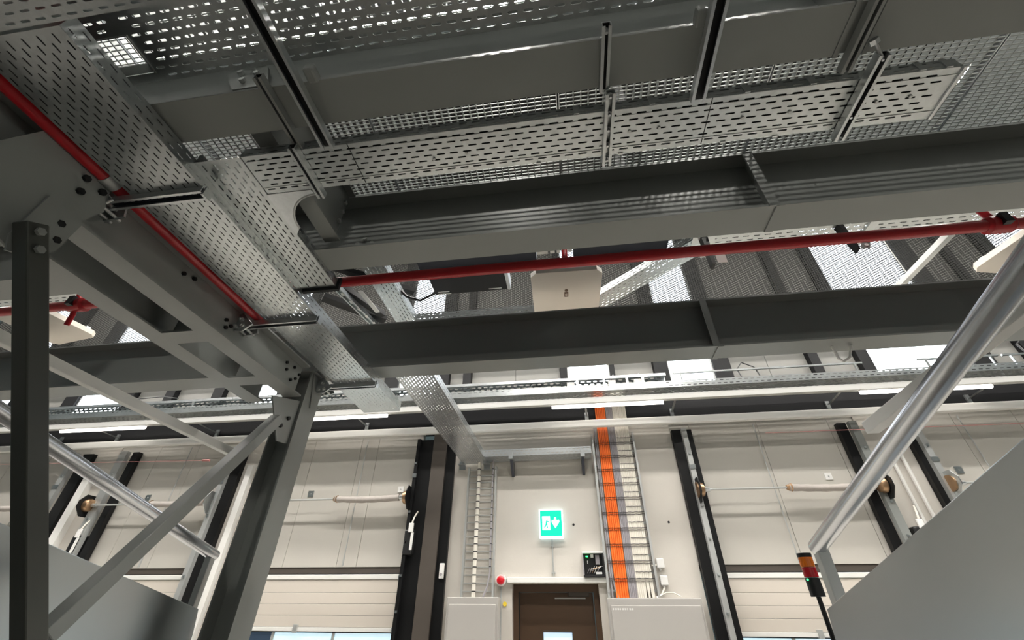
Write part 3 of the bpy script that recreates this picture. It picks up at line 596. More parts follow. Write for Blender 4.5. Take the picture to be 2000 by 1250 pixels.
MB().prism([(0.945, 2.03, 1.998), (0.985, 2.03, 1.998), (0.975, 2.03, 1.755), (0.955, 2.03, 1.755)], (0, 0.05, 0)).build('strap', 'black_steel', cl2)
MB().box(0.988, 1.045, 2.03, 2.036, 1.76, 1.86).build('plate', 'cabinet', cl2)
# dark frames behind the branch tray
df = thing('dark_frame', 'cluster of black steel frame arms behind the end of the branch tray', 'frame', (-1.7, 3.0, 2.45))
MB().bar((-2.00, 2.70, 2.47), (-1.76, 3.22, 2.47), (0, 0, 1), 0.05, 0.07).build('arm', 'black_steel', df)
MB().bar((-2.10, 2.55, 2.60), (-1.40, 3.05, 2.60), (0, 0, 1), 0.05, 0.06).build('arm', 'black_steel', df)
MB().bar((-2.25, 2.90, 2.50), (-1.78, 3.32, 2.48), (0, 0, 1), 0.05, 0.10).build('arm', 'black_steel', df)
MB().bar((-1.80, 2.78, 2.43), (-1.77, 3.12, 2.43), (0, 0, 1), 0.006, 0.045).build('pale_strip', 'white_paint', df)
channel(MB(), (-1.99, 2.62, 2.44), (-1.87, 3.35, 2.44), 0.06, 0.04).build('channel', 'galv', df)
for i in range(5): MB().box(-1.97 + i * 0.025, -1.945 + i * 0.025, 2.75 + i * 0.12, 2.79 + i * 0.12, 2.395, 2.40).build('bright_slot', 'white_plastic', df)
tag(MB().tube([(-1.50, 2.86, 2.52), (-1.42, 2.95, 2.46), (-1.30, 3.00, 2.44), (-1.16, 2.96, 2.47), (-1.08, 2.90, 2.53)], 0.012, 8).tube([(-1.50, 2.88, 2.54), (-1.42, 2.98, 2.48), (-1.30, 3.03, 2.46), (-1.18, 2.98, 2.49), (-1.08, 2.92, 2.55)], 0.008, 8).build('cable_loop', 'black_plastic', smooth=True), 'black cable sagging from the black box to the short tray', 'cable')
# cable loops by the wall
loops = [('thin black cable loop standing above the wall tray right of centre', [(2.70, 6.0, 2.74), (2.66, 6.1, 3.10), (2.78, 6.15, 3.24), (2.92, 6.1, 3.12), (2.96, 6.0, 2.74)], 0.010, 'black_plastic'),
         ('white bent conduit hanging from the dark beam at the right', [(2.071, 3.050, 1.700), (2.075, 3.050, 1.593), (2.099, 3.050, 1.565), (2.155, 3.050, 1.597), (2.209, 3.050, 1.700)], 0.009, 'white_plastic'),
         ('black cable arch at the right behind the handrail', [(6.60, 6.0, 2.74), (6.58, 6.1, 3.25), (6.70, 6.1, 3.36), (6.86, 6.1, 3.10), (6.95, 6.0, 2.74)], 0.013, 'black_plastic'),
         ('thin black cable arching above the wall tray at the left', [(-8.2, 6.0, 2.74), (-7.8, 6.1, 3.18), (-7.3, 6.15, 3.22), (-6.9, 6.1, 3.14)], 0.010, 'black_plastic')]
for lab, pts, r, m in loops:
    tag(MB().tube(pts, r, 8).build('cable_loop', m, smooth=True), lab, 'cable')
for i, (x, x2) in enumerate(((1.7, 4.4), (5.15, 6.2), (6.25, 7.6))):
    tag(MB().box(x, x2, 6.05, 6.075, 3.06, 3.085).box(x + 0.1, x + 0.115, 6.05, 6.075, 2.737, 3.06).box(x2 - 0.115, x2 - 0.10, 6.05, 6.075, 2.737, 3.06).build('thin_rail', 'galv'), ['thin grey rail above the wall tray right of the trunking', 'thin grey rail in front of the large right window', 'thin grey rail at the right edge above the wall tray'][i], 'rail')
tag(MB().tube([(-9.9, 6.0, 2.04), (-5.70, 6.0, 1.97)], 0.003, 6).tube([(-5.78, 6.0, 1.971), (-5.66, 6.0, 1.969)], 0.016, 8).build('pull_cord', 'red_cord'), 'thin red pull cord stretched across the left dock doors', 'cord')
tag(MB().tube([(2.7, 6.0, 2.055), (8.2, 6.0, 2.04)], 0.003, 6).build('pull_cord', 'red_cord'), 'thin red pull cord stretched across the right dock doors', 'cord')

# ================================================================== DOCKS
def dock(n, xl, xr, seams, who, left_black=0.2, right_black=0.2, rod=None, spring=(0.3, 1.0), motor='right', tags=()):
    """a dock bay: cladding above, lintel, sectional door leaf, guide tracks, spring shaft"""
    cuts = [xl] + list(seams) + [xr]
    for i in range(len(cuts) - 1):
        MB().box(cuts[i] + 0.003, cuts[i+1] - 0.003, D + 0.02, D + 0.12, 0.535, 2.50).build('cladding_panel', 'cladding', wall)
    MB().box(xl, xr, D + 0.03, D + 0.2, 0.455, 0.535).build('lintel', 'brown_black', wall)
    dr = structure(thing('door_%d' % n, 'cream sectional dock door leaf %s' % who, 'dock door', ((xl + xr)/2, D + 0.05, -1.8)), None, None)
    zz = [-1.8, -1.3, -0.80]
    for i in range(2): MB().box(xl + 0.04, xr - 0.04, D + 0.03, D + 0.07, zz[i] + 0.003, zz[i+1] - 0.003).build('section', 'door_cream', dr)
    fz0, fz1 = -0.80, -0.205
    MB().box(xl + 0.04, xr - 0.04, D + 0.03, D + 0.07, fz0, fz0 + 0.04).box(xl + 0.04, xr - 0.04, D + 0.03, D + 0.07, fz1 - 0.012, fz1).build('glazing_frame', 'black_steel', dr)
    w = (xr - xl - 0.08) / 3
    for i in range(3):
        a = xl + 0.04 + i * w
        p = MB().box(a + 0.02, a + w - 0.02, D + 0.045, D + 0.055, fz0 + 0.04, fz1 - 0.012).build('pane', 'dock_glass_light' if (i != 0 or n == 3) else 'dock_glass', dr)
        MB().box(a + w - 0.02, a + w + 0.02, D + 0.03, D + 0.07, fz0 + 0.04, fz1 - 0.012).build('mullion', 'zinc_grey', dr)
    MB().box(xl + 0.04, xr - 0.04, D + 0.015, D + 0.075, -0.205, -0.160).build('bottom_rail', 'white_paint', dr, bevel=0.004)
    zs = [-0.158, -0.03, 0.10, 0.23, 0.385]
    for i in range(4): MB().box(xl + 0.04, xr - 0.04, D + 0.03, D + 0.07, zs[i] + 0.0015, zs[i+1] - 0.0015).build('section', 'door_cream', dr, bevel=0.003)
    MB().box(xl + 0.04, xr - 0.04, D + 0.018, D + 0.075, 0.386, 0.445).build('top_rail', 'white_paint', dr, bevel=0.006)
    for x in (xl + 0.06, xr - 0.10):
        MB().box(x, x + 0.06, D - 0.01, D + 0.016, 0.37, 0.43).build('roller_bracket', 'galv', dr)
        MB().box(x, x + 0.05, D - 0.01, D + 0.014, -0.22, -0.15).build('roller_bracket', 'galv', dr)
    MB().box((xl + xr)/2 - 0.15, (xl + xr)/2 - 0.09, D + 0.0, D + 0.03, -0.22, -0.13).build('latch', 'zinc_grey', dr)
    if rod is not None:
        r = thing('tension_rod', 'thin steel rod hanging in front of the cladding %s' % who, 'rod', (rod, D - 0.02, 0.55))
        MB().tube([(rod, D - 0.03, 0.58), (rod, D - 0.03, 2.36)], 0.008, 8).build('rod', 'zinc_grey', r)
        MB().tube([(rod, D - 0.03, 0.54), (rod, D - 0.03, 0.66)], 0.013, 8).build('tip', 'zinc_grey', r)
    for (x, z, m) in tags:
        q = thing('small_plate', 'small %s square plate screwed to the cladding %s' % ('white' if m == 'white_plastic' else 'grey', who), 'plate', (x, D + 0.015, z - 0.04))
        MB().box(x - 0.045, x + 0.045, D + 0.008, D + 0.0195, z - 0.045, z + 0.045).build('plate', m, q)
        MB().tube([(x, D + 0.002, z), (x, D + 0.008, z)], 0.010, 8).build('screw', 'zinc_grey', q)
def shaft(who, xa, xb, sa, sb, z=1.41):
    s_ = thing('spring_shaft', 'door spring shaft with cloth sleeve %s' % who, 'shaft', ((xa + xb)/2, 6.32, z - 0.06))
    Y = 6.32
    MB().tube([(xa, Y, z), (xb, Y, z)], 0.014, 10).build('shaft', 'zinc_grey', s_, smooth=True)
    n = 14; pts = []; rs = []
    for i in range(n + 1):
        f = i / n; pts.append((sa + (sb - sa) * f, Y, z - 0.022 * math.sin(math.pi * f) * 0.8)); rs.append(0.046 + 0.003 * math.sin(i * 2.4))
    MB().tube(pts, rs, 14).build('sleeve', 'sleeve_cloth', s_, smooth=True)
    e = sa
    MB().tube([(e - 0.03, Y, z), (e + 0.03, Y, z)], [0.03, 0.055], 10).build('collar', 'brass', s_)
    return s_
def drum(label, x, side, z=1.41, dark=True):
    """bearing plate with cable drum; side = +1 when the plate faces to the right"""
    Y = 6.32; t = thing('cable_drum', label, 'cable drum', (x, Y, z - 0.17))
    pts = [(x, Y - 0.16, z + 0.05), (x, Y - 0.08, z + 0.15), (x, Y + 0.12, z + 0.15), (x, Y + 0.12, z - 0.17), (x, Y - 0.05, z - 0.17), (x, Y - 0.16, z - 0.05)]
    MB().prism(pts, (0.012, 0, 0)).build('bearing_plate', 'black_steel' if dark else 'galv', t)
    MB().tube([(x - 0.012 * 1, Y, z), (x - side * 0.03, Y, z), (x - side * 0.075, Y, z), (x - side * 0.095, Y, z)], [0.10, 0.10, 0.085, 0.04], 16).build('drum', 'brass', t, smooth=True)
    MB().tube([(x - side * 0.10, Y, z), (x - side * 0.16, Y, z)], 0.03, 10).build('hub', 'galv_bright', t)
    return t
def track(label, xa, xb, pale=None, zt=2.30, y0=6.30):
    t = thing('door_track', label, 'door track', ((xa + xb)/2, 6.4, -1.8))
    MB().box(xa, xb, y0 + 0.12, D - 0.001, -1.8, zt).build('post', 'black_steel', t)
    if pale:
        MB().box(pale[0], pale[1], y0 + 0.05, y0 + 0.119, -1.8, zt).build('guide', pale[2], t)
        MB().box(pale[0] - 0.006, pale[1] + 0.006, y0 + 0.04, y0 + 0.05, 1.70, 1.76).build('coupling', 'galv', t)
        for z in (0.0, 0.4, 0.8, 1.2, 1.9): MB().box((pale[0] + pale[1])/2 - 0.014, (pale[0] + pale[1])/2 + 0.014, y0 + 0.035, y0 + 0.05, z, z + 0.03).build('bolt', 'galv', t)
    return t
# bay left of the middle wall
dock(1, -5.02, -2.36, (-4.25, -3.42, -3.12), 'left of the middle wall', rod=-3.30, tags=((-2.62, 1.57, 'white_plastic'), (-4.10, 1.54, 'galv')))
dock(2, -7.98, -5.42, (-7.2, -6.45), 'beside the grey column at the left', rod=-6.55, tags=((-7.0, 1.55, 'galv'),))
dock(3, 1.56, 4.20, (1.86, 2.85, 3.84), 'right of the middle wall', rod=2.78, tags=((3.55, 1.585, 'white_plastic'),))
dock(4, 4.74, 7.3, (5.5, 6.3), 'behind the handrail at the far right', rod=5.55, tags=((5.20, 1.62, 'galv'),))
dock(5, -11.0, -8.6, (-10.2, -9.4), 'at the far left edge', rod=-9.35)
dock(6, 7.8, 10.2, (8.6, 9.4), 'beyond the right edge')
shaft('left of the middle wall', -4.9, -2.42, -3.55, -2.55)
shaft('beside the grey column at the left', -7.90, -5.60, -6.70, -5.75)
shaft('right of the middle wall', 1.73, 4.12, 2.90, 3.95)
shaft('behind the handrail at the far right', 4.85, 7.2, 6.1, 7.0)
shaft('at the far left edge', -10.9, -8.7, -9.8, -8.85)
drum('dark drum plate at the right end of the spring shaft beside the brown pillar', -2.40, 1)
drum('drum plate at the right end of the spring shaft beside the grey column', -5.62, 1, dark=False)
drum('brass drum at the left end of the spring shaft behind the left handrail', -7.85, -1, dark=True)
drum('drum plate left of the brace tube at the far left', -8.72, 1, dark=False)
drum('brass drum at the left end of the right-hand spring shaft', 1.72, -1)
drum('brass drum at the right of the right-hand door behind the handrail', 4.08, 1)
drum('drum plate at the far right beside the chute', 4.86, -1, dark=False)
track('black guide track between the left dock door and the brown pillar', -2.40, -2.14, (-2.395, -2.345, 'black_steel'))
track('black guide track left of the right dock door', 1.57, 1.86, (1.70, 1.77, 'zinc_grey'))
track('dark guide track right of the right dock door', 3.90, 4.02, (4.03, 4.13, 'steel_paint'))
track('dark guide track left of the far right dock door', 4.745, 4.84, (4.82, 4.90, 'zinc_grey'))
track('dark guide track right of the second left dock door', -5.60, -5.42, (-5.66, -5.58, 'zinc_grey'))
track('dark guide track left of the second left dock door', -7.62, -7.50, (-7.80, -7.66, 'zinc_grey'))
track('dark guide track right of the far left dock door', -8.62, -8.42, (-8.76, -8.66, 'zinc_grey'))
track('black guide track left of the left dock door behind the column', -5.02, -4.86, (-4.86, -4.80, 'zinc_grey'))
# brown pillar and black strips left of the middle wall
pil = tag(MB().box(-2.14, -1.92, 6.40, 6.499, -1.8, 2.40).build('steel_pillar', 'brown_black'), 'flat brown-black steel pillar left of the middle wall', 'pillar')
tag(MB().box(-1.92, -1.78, 6.44, 6.499, -1.8, 2.40).build('black_strip', 'black_steel'), 'black upright strip between brown pillar and concrete wall', 'strip')
s_ = thing('door_sensor', 'small white sensor box on the brown pillar', 'sensor', (-1.80, 6.38, 0.40))
MB().box(-1.862, -1.797, 6.41, 6.4405, 0.383, 0.565).build('body', 'white_plastic', s_, bevel=0.008)
MB().tube([(-1.832, 6.402, 0.433), (-1.832, 6.41, 0.433)], 0.018, 10).build('lens', 'grey_cable', s_)
def motor(label, x, y, z, m=1):
    t = thing('door_motor', label, 'motor', (x, y, z - 0.2))
    MB().box(x - 0.10, x + 0.04, y - 0.10, y + 0.06, z - 0.26, z + 0.06).build('housing', 'black_plastic', t, bevel=0.02)
    MB().box(x - 0.04, x + 0.03, y - 0.125, y - 0.101, z + 0.02, z + 0.14).build('connector', 'white_plastic', t, bevel=0.006)
    MB().box(x + 0.005, x + 0.04, y - 0.118, y - 0.101, z - 0.2, z + 0.02).build('cable_duct', 'white_plastic', t)
    MB().tube([(x, y - 0.11, z + 0.14), (x + 0.02, y - 0.1, z + 0.22), (x + 0.05, y - 0.06, z + 0.30)], 0.012, 8).build('cable', 'white_cable', t, smooth=True)
    return t
motor('black door motor with white connector left of the brown pillar', -2.30, 6.435, 0.92)
motor('black door motor behind the left stainless chute', -7.72, 6.435, 0.92)
motor('black door motor behind the right stainless chute', 4.28, 6.435, 0.86)
for i, x in enumerate((4.42, 4.56)):
    tag(MB().tube([(x, 6.46, 0.2), (x, 6.46, 2.0)], 0.022, 8).build('wall_conduit', 'white_paint', smooth=True), ['left white conduit on the pier behind the right handrail', 'right white conduit on the pier behind the right handrail'][i], 'conduit')
tag(MB().box(-5.30, -5.20, 6.42, 6.499, -1.6, 2.0).build('wall_duct', 'white_paint'), 'pale upright cable duct on the pier beside the grey column', 'duct')
tag(MB().box(-8.32, -8.18, 6.40, 6.499, -1.6, 2.0).build('wall_duct', 'white_paint'), 'pale upright cable duct on the pier at the left', 'duct')

# ================================================================== MIDDLE WALL
# personnel door
pd = structure(thing('door_7', 'brown personnel door with closer and window under the exit sign', 'door', (-0.30, 6.7, -1.8)), None, None)
MB().box(-0.869, -0.80, D + 0.12, D + 0.30, -1.8, 0.325).build('jamb', 'brown_door', pd)
MB().box(0.19, 0.259, D + 0.12, D + 0.30, -1.8, 0.325).build('jamb', 'brown_door', pd)
MB().box(-0.80, 0.19, D + 0.12, D + 0.30, 0.24, 0.325).build('head', 'brown_door', pd)
lf = MB()
lf.box(-0.79, -0.49, D + 0.20, D + 0.25, -1.79, 0.235); lf.box(-0.12, 0.18, D + 0.20, D + 0.25, -1.79, 0.235); lf.box(-0.49, -0.12, D + 0.20, D + 0.25, -0.18, 0.235); lf.box(-0.49, -0.12, D + 0.20, D + 0.25, -1.79, -1.0)
lf = lf.build('leaf', 'brown_door', pd)
MB().box(-0.49, -0.12, D + 0.222, D + 0.228, -1.0, -0.18).build('glass', 'door_glass', lf)
MB().box(-0.50, -0.11, D + 0.192, D + 0.20, -0.19, -0.172).box(-0.50, -0.488, D + 0.192, D + 0.20, -1.0, -0.19).box(-0.122, -0.11, D + 0.192, D + 0.20, -1.0, -0.19).build('glazing_bead', 'brown_black', lf)
MB().box(-0.14, 0.13, D + 0.14, D + 0.199, 0.19, 0.245).build('closer', 'brown_black', lf, bevel=0.005)
MB().box(-0.32, 0.08, D + 0.13, D + 0.15, 0.165, 0.18).build('closer_arm', 'zinc_grey', lf)
tag(MB().box(-0.93, 0.40, D - 0.07, D - 0.001, 0.335, 0.395).build('door_canopy', 'white_paint', bevel=0.006), 'pale flat ledge above the brown door', 'ledge')
# exit sign
ex = thing('exit_sign', 'lit green exit sign with down arrow on the concrete wall', 'sign', (-0.315, 6.44, 0.86))
ey = D - 0.075; f_ = ey / D
MB().box(-0.49 * f_, -0.15 * f_, ey, D - 0.001, 0.862 * f_, 1.238 * f_).build('case', 'exit_case', ex, bevel=0.012)
fx0, fx1, fz0, fz1 = -0.472 * f_, -0.168 * f_, 0.892 * f_, 1.218 * f_
fc = MB().box(fx0, fx1, ey - 0.006, ey - 0.0005, fz0, fz1).build('face', 'exit_green', ex)
w_ = fx1 - fx0; h_ = fz1 - fz0
def fp(u, v, d=0.0): return (fx0 + w_ * u, ey - 0.0065 - d, fz1 - h_ * v)
MB().prism([fp(.10, .23), fp(.46, .23), fp(.46, .77), fp(.10, .77)], (0, -0.002, 0)).build('door_symbol', 'exit_white', fc)
run = MB()
for poly in ([(.30, .33), (.35, .33), (.35, .38), (.30, .38)], [(.27, .40), (.35, .40), (.31, .55), (.24, .55)], [(.35, .41), (.42, .44), (.41, .47), (.33, .45)], [(.24, .54), (.30, .55), (.25, .66), (.16, .68), (.16, .64), (.22, .62)], [(.28, .54), (.33, .54), (.36, .70), (.31, .70)]):
    run.prism([fp(u, v, 0.0025) for u, v in poly], (0, -0.001, 0))
run.build('runner_symbol', 'exit_green', fc)
MB().prism([fp(.66, .28), (fp(.74, .28)), fp(.76, .40), fp(.88, .38), fp(.885, .46), fp(.70, .70), fp(.535, .47), fp(.54, .38), fp(.64, .41)], (0, -0.002, 0)).build('arrow_symbol', 'exit_white', fc)
tag(MB().tube([(-0.315, D - 0.02, 0.41), (-0.315, D - 0.02, 0.85)], 0.009, 8).box(-0.34, -0.29, D - 0.03, D - 0.001, 0.44, 0.46).box(-0.335, -0.295, D - 0.03, D - 0.001, 0.76, 0.775).build('conduit', 'zinc_grey'), 'thin grey conduit from the exit sign down to the door ledge', 'conduit')
# alarm beacon
al = thing('alarm_beacon', 'round red alarm beacon left of the door ledge', 'alarm', (-1.02, 6.42, 0.3))
MB().tube([(-1.015, D - 0.001, 0.365), (-1.015, D - 0.07, 0.365)], 0.068, 20).build('base', 'white_plastic', al, smooth=True)
MB().tube([(-1.015, D - 0.07, 0.365), (-1.015, D - 0.10, 0.365), (-1.015, D - 0.112, 0.365)], [0.052, 0.05, 0.035], 20).build('lens', 'red_plastic', al, smooth=True)
MB().tube([(-1.015, D - 0.02, 0.30), (-1.015, D - 0.02, -0.9)], 0.010, 8).build('conduit', 'zinc_grey', al)
MB().box(-0.945, -0.91, D - 0.05, D - 0.001, 0.34, 0.38).build('gland', 'zinc_grey', al)
tag(MB().tube([(-0.965, D - 0.004, 0.105), (-0.965, D - 0.012, 0.105)], 0.026, 14).build('yellow_tag', 'yellow'), 'small yellow round sticker beside the door frame', 'sticker')
# cabinets
def cabinet(label, x0, x1, zt, yf, text=None):
    t = thing('wall_cabinet', label, 'cabinet', ((x0 + x1)/2, yf, -1.8))
    MB().box(x0, x1, yf + 0.02, D - 0.001, -1.8, zt).build('body', 'cabinet', t, bevel=0.008)
    d = MB().box(x0 + 0.03, x1 - 0.03, yf, yf + 0.019, -1.75, zt - 0.075).build('door', 'cabinet', t, bevel=0.006)
    if text:
        for k in range(text): MB().box(x0 + 0.05 + k * 0.028, x0 + 0.05 + k * 0.028 + (0.020 if k % 3 else 0.013), yf - 0.0015, yf, zt - 0.125, zt - 0.105).build('lettering', 'white_plastic', d)
    return t
cabinet('pale grey wall cabinet left of the brown door', -1.69, -1.02, 0.175, 6.28)
cabinet('wide pale grey wall cabinet right of the brown door', 0.345, 1.46, 0.170, 6.28, 9)
# left cable ladder
ld = thing('cable_ladder', 'upright cable ladder with one white cable left of the exit sign', 'cable ladder', (-1.32, 6.46, 0.18))
for x in (-1.535, -1.115): MB().box(x - 0.012, x + 0.012, 6.40, 6.47, 0.178, 1.84).build('side_rail', 'zinc_grey', ld)
for k in range(18):
    z = 0.24 + k * 0.092; MB().box(-1.523, -1.127, 6.43, 6.445, z - 0.006, z + 0.006).build('rung', 'zinc_grey', ld)
wc = thing('ladder_cable', 'thick white cable strapped to the left cable ladder', 'cable', (-1.375, 6.40, 0.18))
MB().tube([(-1.372, 6.405, 0.178), (-1.372, 6.405, 2.0)], 0.026, 12).build('cable', 'white_cable', wc, smooth=True)
for k in range(18): z = 0.24 + k * 0.092; MB().tube([(-1.372, 6.405, z - 0.006), (-1.372, 6.405, z + 0.006)], 0.0285, 12).build('strap', 'black_plastic', wc)
wc = thing('ladder_cable', 'thin grey cable along the right rail of the left cable ladder', 'cable', (-1.165, 6.40, 0.18))
MB().tube([(-1.24, 6.40, 0.178), (-1.19, 6.405, 0.30), (-1.160, 6.405, 0.45), (-1.160, 6.405, 1.95)], 0.011, 8).build('cable', 'grey_cable', wc, smooth=True)
for k in range(15): z = 0.52 + k * 0.092; MB().tube([(-1.160, 6.405, z - 0.005), (-1.160, 6.405, z + 0.005)], 0.014, 8).build('strap', 'black_plastic', wc)
# right cable run
rl = thing('cable_ladder', 'upright cable ladder carrying the orange and white cables right of the exit sign', 'cable ladder', (0.69, 6.46, 0.18))
for x in (0.375, 0.985): MB().box(x - 0.014, x + 0.014, 6.38, 6.47, 0.172, 2.28).build('side_rail', 'zinc_grey', rl)
for k in range(11):
    z = 0.25 + k * 0.195; MB().box(0.389, 0.971, 6.43, 6.455, z - 0.012, z + 0.012).build('rung', 'galv', rl)
yc = 6.405
ordn = ['first', 'second', 'third', 'fourth', 'fifth', 'sixth', 'seventh', 'eighth', 'ninth', 'tenth']
def cab(label, x, r, m, group, ztop=2.95, zb=0.172, bend=0.0):
    pts = [(x + bend, yc, zb), (x + bend * 0.35, yc, zb + 0.10), (x, yc, zb + 0.22)] if bend else [(x, yc, zb)]
    pts += [(x, yc, 2.4), (x, yc, ztop)]
    return tag(MB().tube(pts, r, 8).build('cable', m, smooth=True), label, 'cable', group)
for k in range(6): cab('%s orange cable from the left in the upright cable run' % ordn[k], 0.475 + k * 0.0265, 0.0128, 'orange_cable', 'orange cables of the upright run')
for k in range(2): cab('%s lilac grey cable left of the orange cables' % ordn[k], 0.418 + k * 0.024, 0.011, 'grey_cable', 'grey cables left of the orange ones', 2.2, 0.172, 0.05 if k == 1 else 0.0)
for k in range(5): cab('%s grey cable from the left between orange and white cables' % ordn[k], 0.636 + k * 0.0205, 0.0098, 'grey_cable', 'grey cables between orange and white')
for k in range(9): cab('%s white cable from the left in the upright cable run' % ordn[k], 0.742 + k * 0.0232, 0.0122, 'white_cable', 'white cables of the upright run', bend=(random.uniform(-0.015, 0.03) if k > 2 else 0.0))
for k in range(10):
    z = 0.35 + k * 0.195
    for dz, nm in ((0, 'lower'), (0.028, 'upper')):
        tie = MB(); pts = []
        for q in range(25):
            x = 0.405 + q * 0.0235; pts.append((x, yc - 0.0145 - 0.0015 * (q % 2), z + dz + 0.002 * math.sin(q * 1.7)))
        tie.tube(pts, 0.0032, 5).build('cable_tie', 'black_plastic', rl)
    MB().tube([(0.74 + q * 0.02, yc - 0.0145, z + 0.10 + 0.002 * math.sin(q * 2.1)) for q in range(11)], 0.003, 5).build('cable_tie', 'black_plastic', rl)
# open control box
ob = thing('open_control_box', 'open black control box with wires left of the orange cables', 'control box', (0.215, 6.42, 0.40))
MB().box(0.085, 0.350, D - 0.02, D - 0.001, 0.405, 0.685).build('back', 'black_plastic', ob)
MB().box(0.080, 0.352, D - 0.10, D - 0.02, 0.668, 0.688).build('rim', 'white_plastic', ob)
MB().box(0.080, 0.352, D - 0.10, D - 0.02, 0.400, 0.420).build('rim', 'black_plastic', ob)
MB().box(0.080, 0.092, D - 0.10, D - 0.02, 0.420, 0.668).build('rim', 'grey_cable', ob)
MB().box(0.340, 0.352, D - 0.10, D - 0.02, 0.420, 0.668).build('rim', 'black_plastic', ob)
MB().box(0.25, 0.30, D - 0.06, D - 0.02, 0.54, 0.65).build('module', 'grey_cable', ob)
MB().box(0.19, 0.225, D - 0.06, D - 0.02, 0.62, 0.655).build('module', 'white_plastic', ob)
MB().box(0.125, 0.155, D - 0.05, D - 0.02, 0.628, 0.640).build('label', 'green_led', ob)
MB().box(0.14, 0.15, D - 0.05, D - 0.02, 0.55, 0.585).build('label', 'white_plastic', ob)
MB().box(0.24, 0.32, D - 0.06, D - 0.02, 0.43, 0.455).build('terminal', 'white_plastic', ob)
for k in range(5):
    a = 0.13 + 0.03 * k; MB().tube([(a, D - 0.05, 0.44), (a + 0.03, D - 0.07, 0.49 + 0.01 * (k % 2)), (a + 0.07, D - 0.06, 0.47 + 0.012 * k), (a + 0.10, D - 0.04, 0.52)], 0.004, 6).build('wire', ['grey_cable', 'white_cable', 'brass', 'white_cable', 'grey_cable'][k], ob, smooth=True)
# junction boxes
for i, (z, lab) in enumerate(((0.55, 'upper'), (0.36, 'lower'))):
    x = 1.03 + 0.01 * i
    j = thing('junction_box', '%s small white junction box right of the cable run' % lab, 'junction box', (x + 0.05, 6.45, z - 0.05))
    MB().box(x, x + 0.095, D - 0.055, D - 0.001, z - 0.055, z + 0.055).build('body', 'white_plastic', j, bevel=0.01)
    MB().tube([(x + 0.03, D - 0.03, z - 0.05), (x + 0.04, D - 0.03, z - 0.08)], 0.012, 8).build('gland', 'white_plastic', j)
    if i == 0: MB().tube([(x, D - 0.035, z - 0.02), (0.96, yc - 0.02, z - 0.03)], 0.009, 8).build('cable', 'white_cable', j)
    else: MB().tube([(x + 0.04, D - 0.03, z - 0.08), (x - 0.01, D - 0.05, z - 0.15), (0.95, yc - 0.02, 0.172)], 0.012, 8).build('cable', 'white_cable', j, smooth=True)
tag(MB().tube([(0.99, 6.36, 0.19), (1.07, 6.36, 0.225), (1.16, 6.36, 0.225), (1.24, 6.36, 0.185)], 0.007, 8).build('loose_cable', 'white_cable', smooth=True), 'loose white cable arching over the wide cabinet', 'cable')

# ================================================================== CHUTES AND HANDRAILS
XR_ = 1.10
def slope_plate(x, pts, t): return MB().prism([(x, y, z) for y, z in pts], (t, 0, 0))
rc = thing('chute_side', 'broad stainless chute side panel in the lower right corner', 'chute', (XR_, 1.4, -1.6))
slope_plate(XR_ - 0.07, [(0.2, -1.8), (0.2, 0.56), (2.295, 0.024), (2.32, -0.10), (2.32, -1.8)], 0.012).build('side_sheet', 'chute_steel', rc, bevel=0.003)
MB().bar((XR_ + 0.10, 0.2, 0.50), (XR_ + 0.10, 2.295, -0.03), (1, 0, 0), 0.30, 0.006).build('top_flange', 'chute_steel', rc)
hr = thing('handrail', 'thick round steel handrail sloping down across the right side', 'handrail', (XR_, 1.5, 0.0))
MB().tube([(XR_, 0.2, 0.876), (XR_, 2.342, 0.256)], 0.034, 18).build('rail', 'rail_steel', hr, smooth=True)
MB().bar((XR_ + 0.005, 2.325, 0.250), (XR_ + 0.005, 2.325, -1.8), (1, 0, 0), 0.05, 0.05).build('post', 'zinc_grey', hr, bevel=0.004)
sq = thing('square_rail', 'pale square rail behind the right handrail', 'rail', (1.28, 1.5, 0.65))
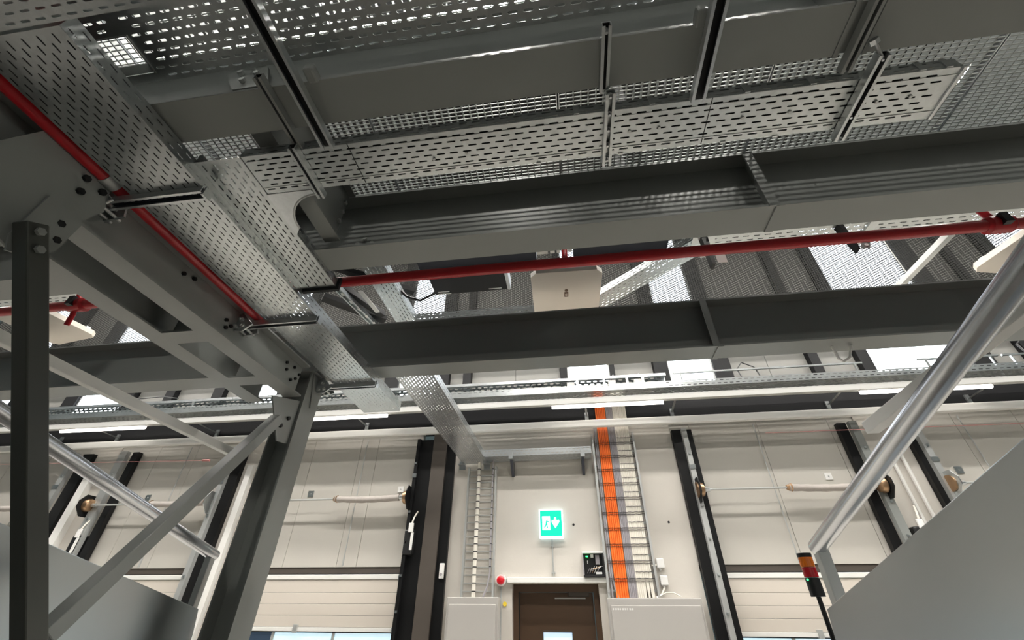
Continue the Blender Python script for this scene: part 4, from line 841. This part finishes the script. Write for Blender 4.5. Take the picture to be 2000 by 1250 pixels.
MB().bar((1.28, 0.5, 0.735), (1.28, 1.905, 0.655), (1, 0, 0), 0.05, 0.05).build('rail', 'white_paint', sq, bevel=0.004)
MB().box(1.305, 1.46, 1.87, 1.885, 0.645, 0.66).build('cross_bar', 'zinc_grey', sq)
# signal tower
st = thing('signal_tower', 'orange and red signal tower lamp with black base on the right chute', 'signal lamp', (1.09, 2.46, 0.0))
def lean(z): return (1.085 + 0.0 * z, 2.455, z)
sx, sy = 1.085, 2.455
for nm, z0, z1, r, m in (('stem', -0.20, 0.085, 0.010, 'black_plastic'), ('base', 0.072, 0.145, 0.030, 'black_plastic'), ('red_lens', 0.147, 0.187, 0.030, 'red_plastic'), ('orange_lens', 0.189, 0.229, 0.030, 'orange_lens'), ('cap', 0.231, 0.246, 0.031, 'black_plastic')):
    MB().tube([(sx, sy, z0), (sx, sy, z1)], r, 16).build(nm, m, st, smooth=True)
MB().tube([(sx - 0.026, sy - 0.014, 0.138), (sx - 0.031, sy - 0.017, 0.138)], 0.004, 6).build('status_light', 'green_led', st)

XL_ = -2.42
lc = thing('chute_side', 'stainless chute side panel in the lower left corner', 'chute', (XL_, 2.0, -1.6))
slope_plate(XL_ - 0.012, [(0.6, -1.8), (0.6, 0.505), (1.64, 0.307), (2.955, 0.016), (2.985, -0.12), (2.985, -1.8)], 0.012).build('side_sheet', 'chute_steel', lc, bevel=0.003)
hl = thing('handrail', 'round steel handrail sloping down across the left dock doors', 'handrail', (XL_, 2.0, 0.2))
MB().tube([(XL_ - 0.06, 0.6, 0.93), (XL_ - 0.06, 3.00, 0.318)], 0.034, 18).build('rail', 'rail_steel', hl, smooth=True)
MB().bar((XL_ - 0.06, 2.965, 0.31), (XL_ - 0.06, 2.965, -1.8), (1, 0, 0), 0.045, 0.045).build('post', 'zinc_grey', hl, bevel=0.004)
sl_ = thing('square_rail', 'pale square rail descending behind the diagonal brace at the left', 'rail', (-2.52, 2.0, 1.0))
MB().bar((-2.52, 0.9, 1.02), (-2.52, 2.85, 0.985), (1, 0, 0), 0.045, 0.055).build('rail', 'white_paint', sl_, bevel=0.004)
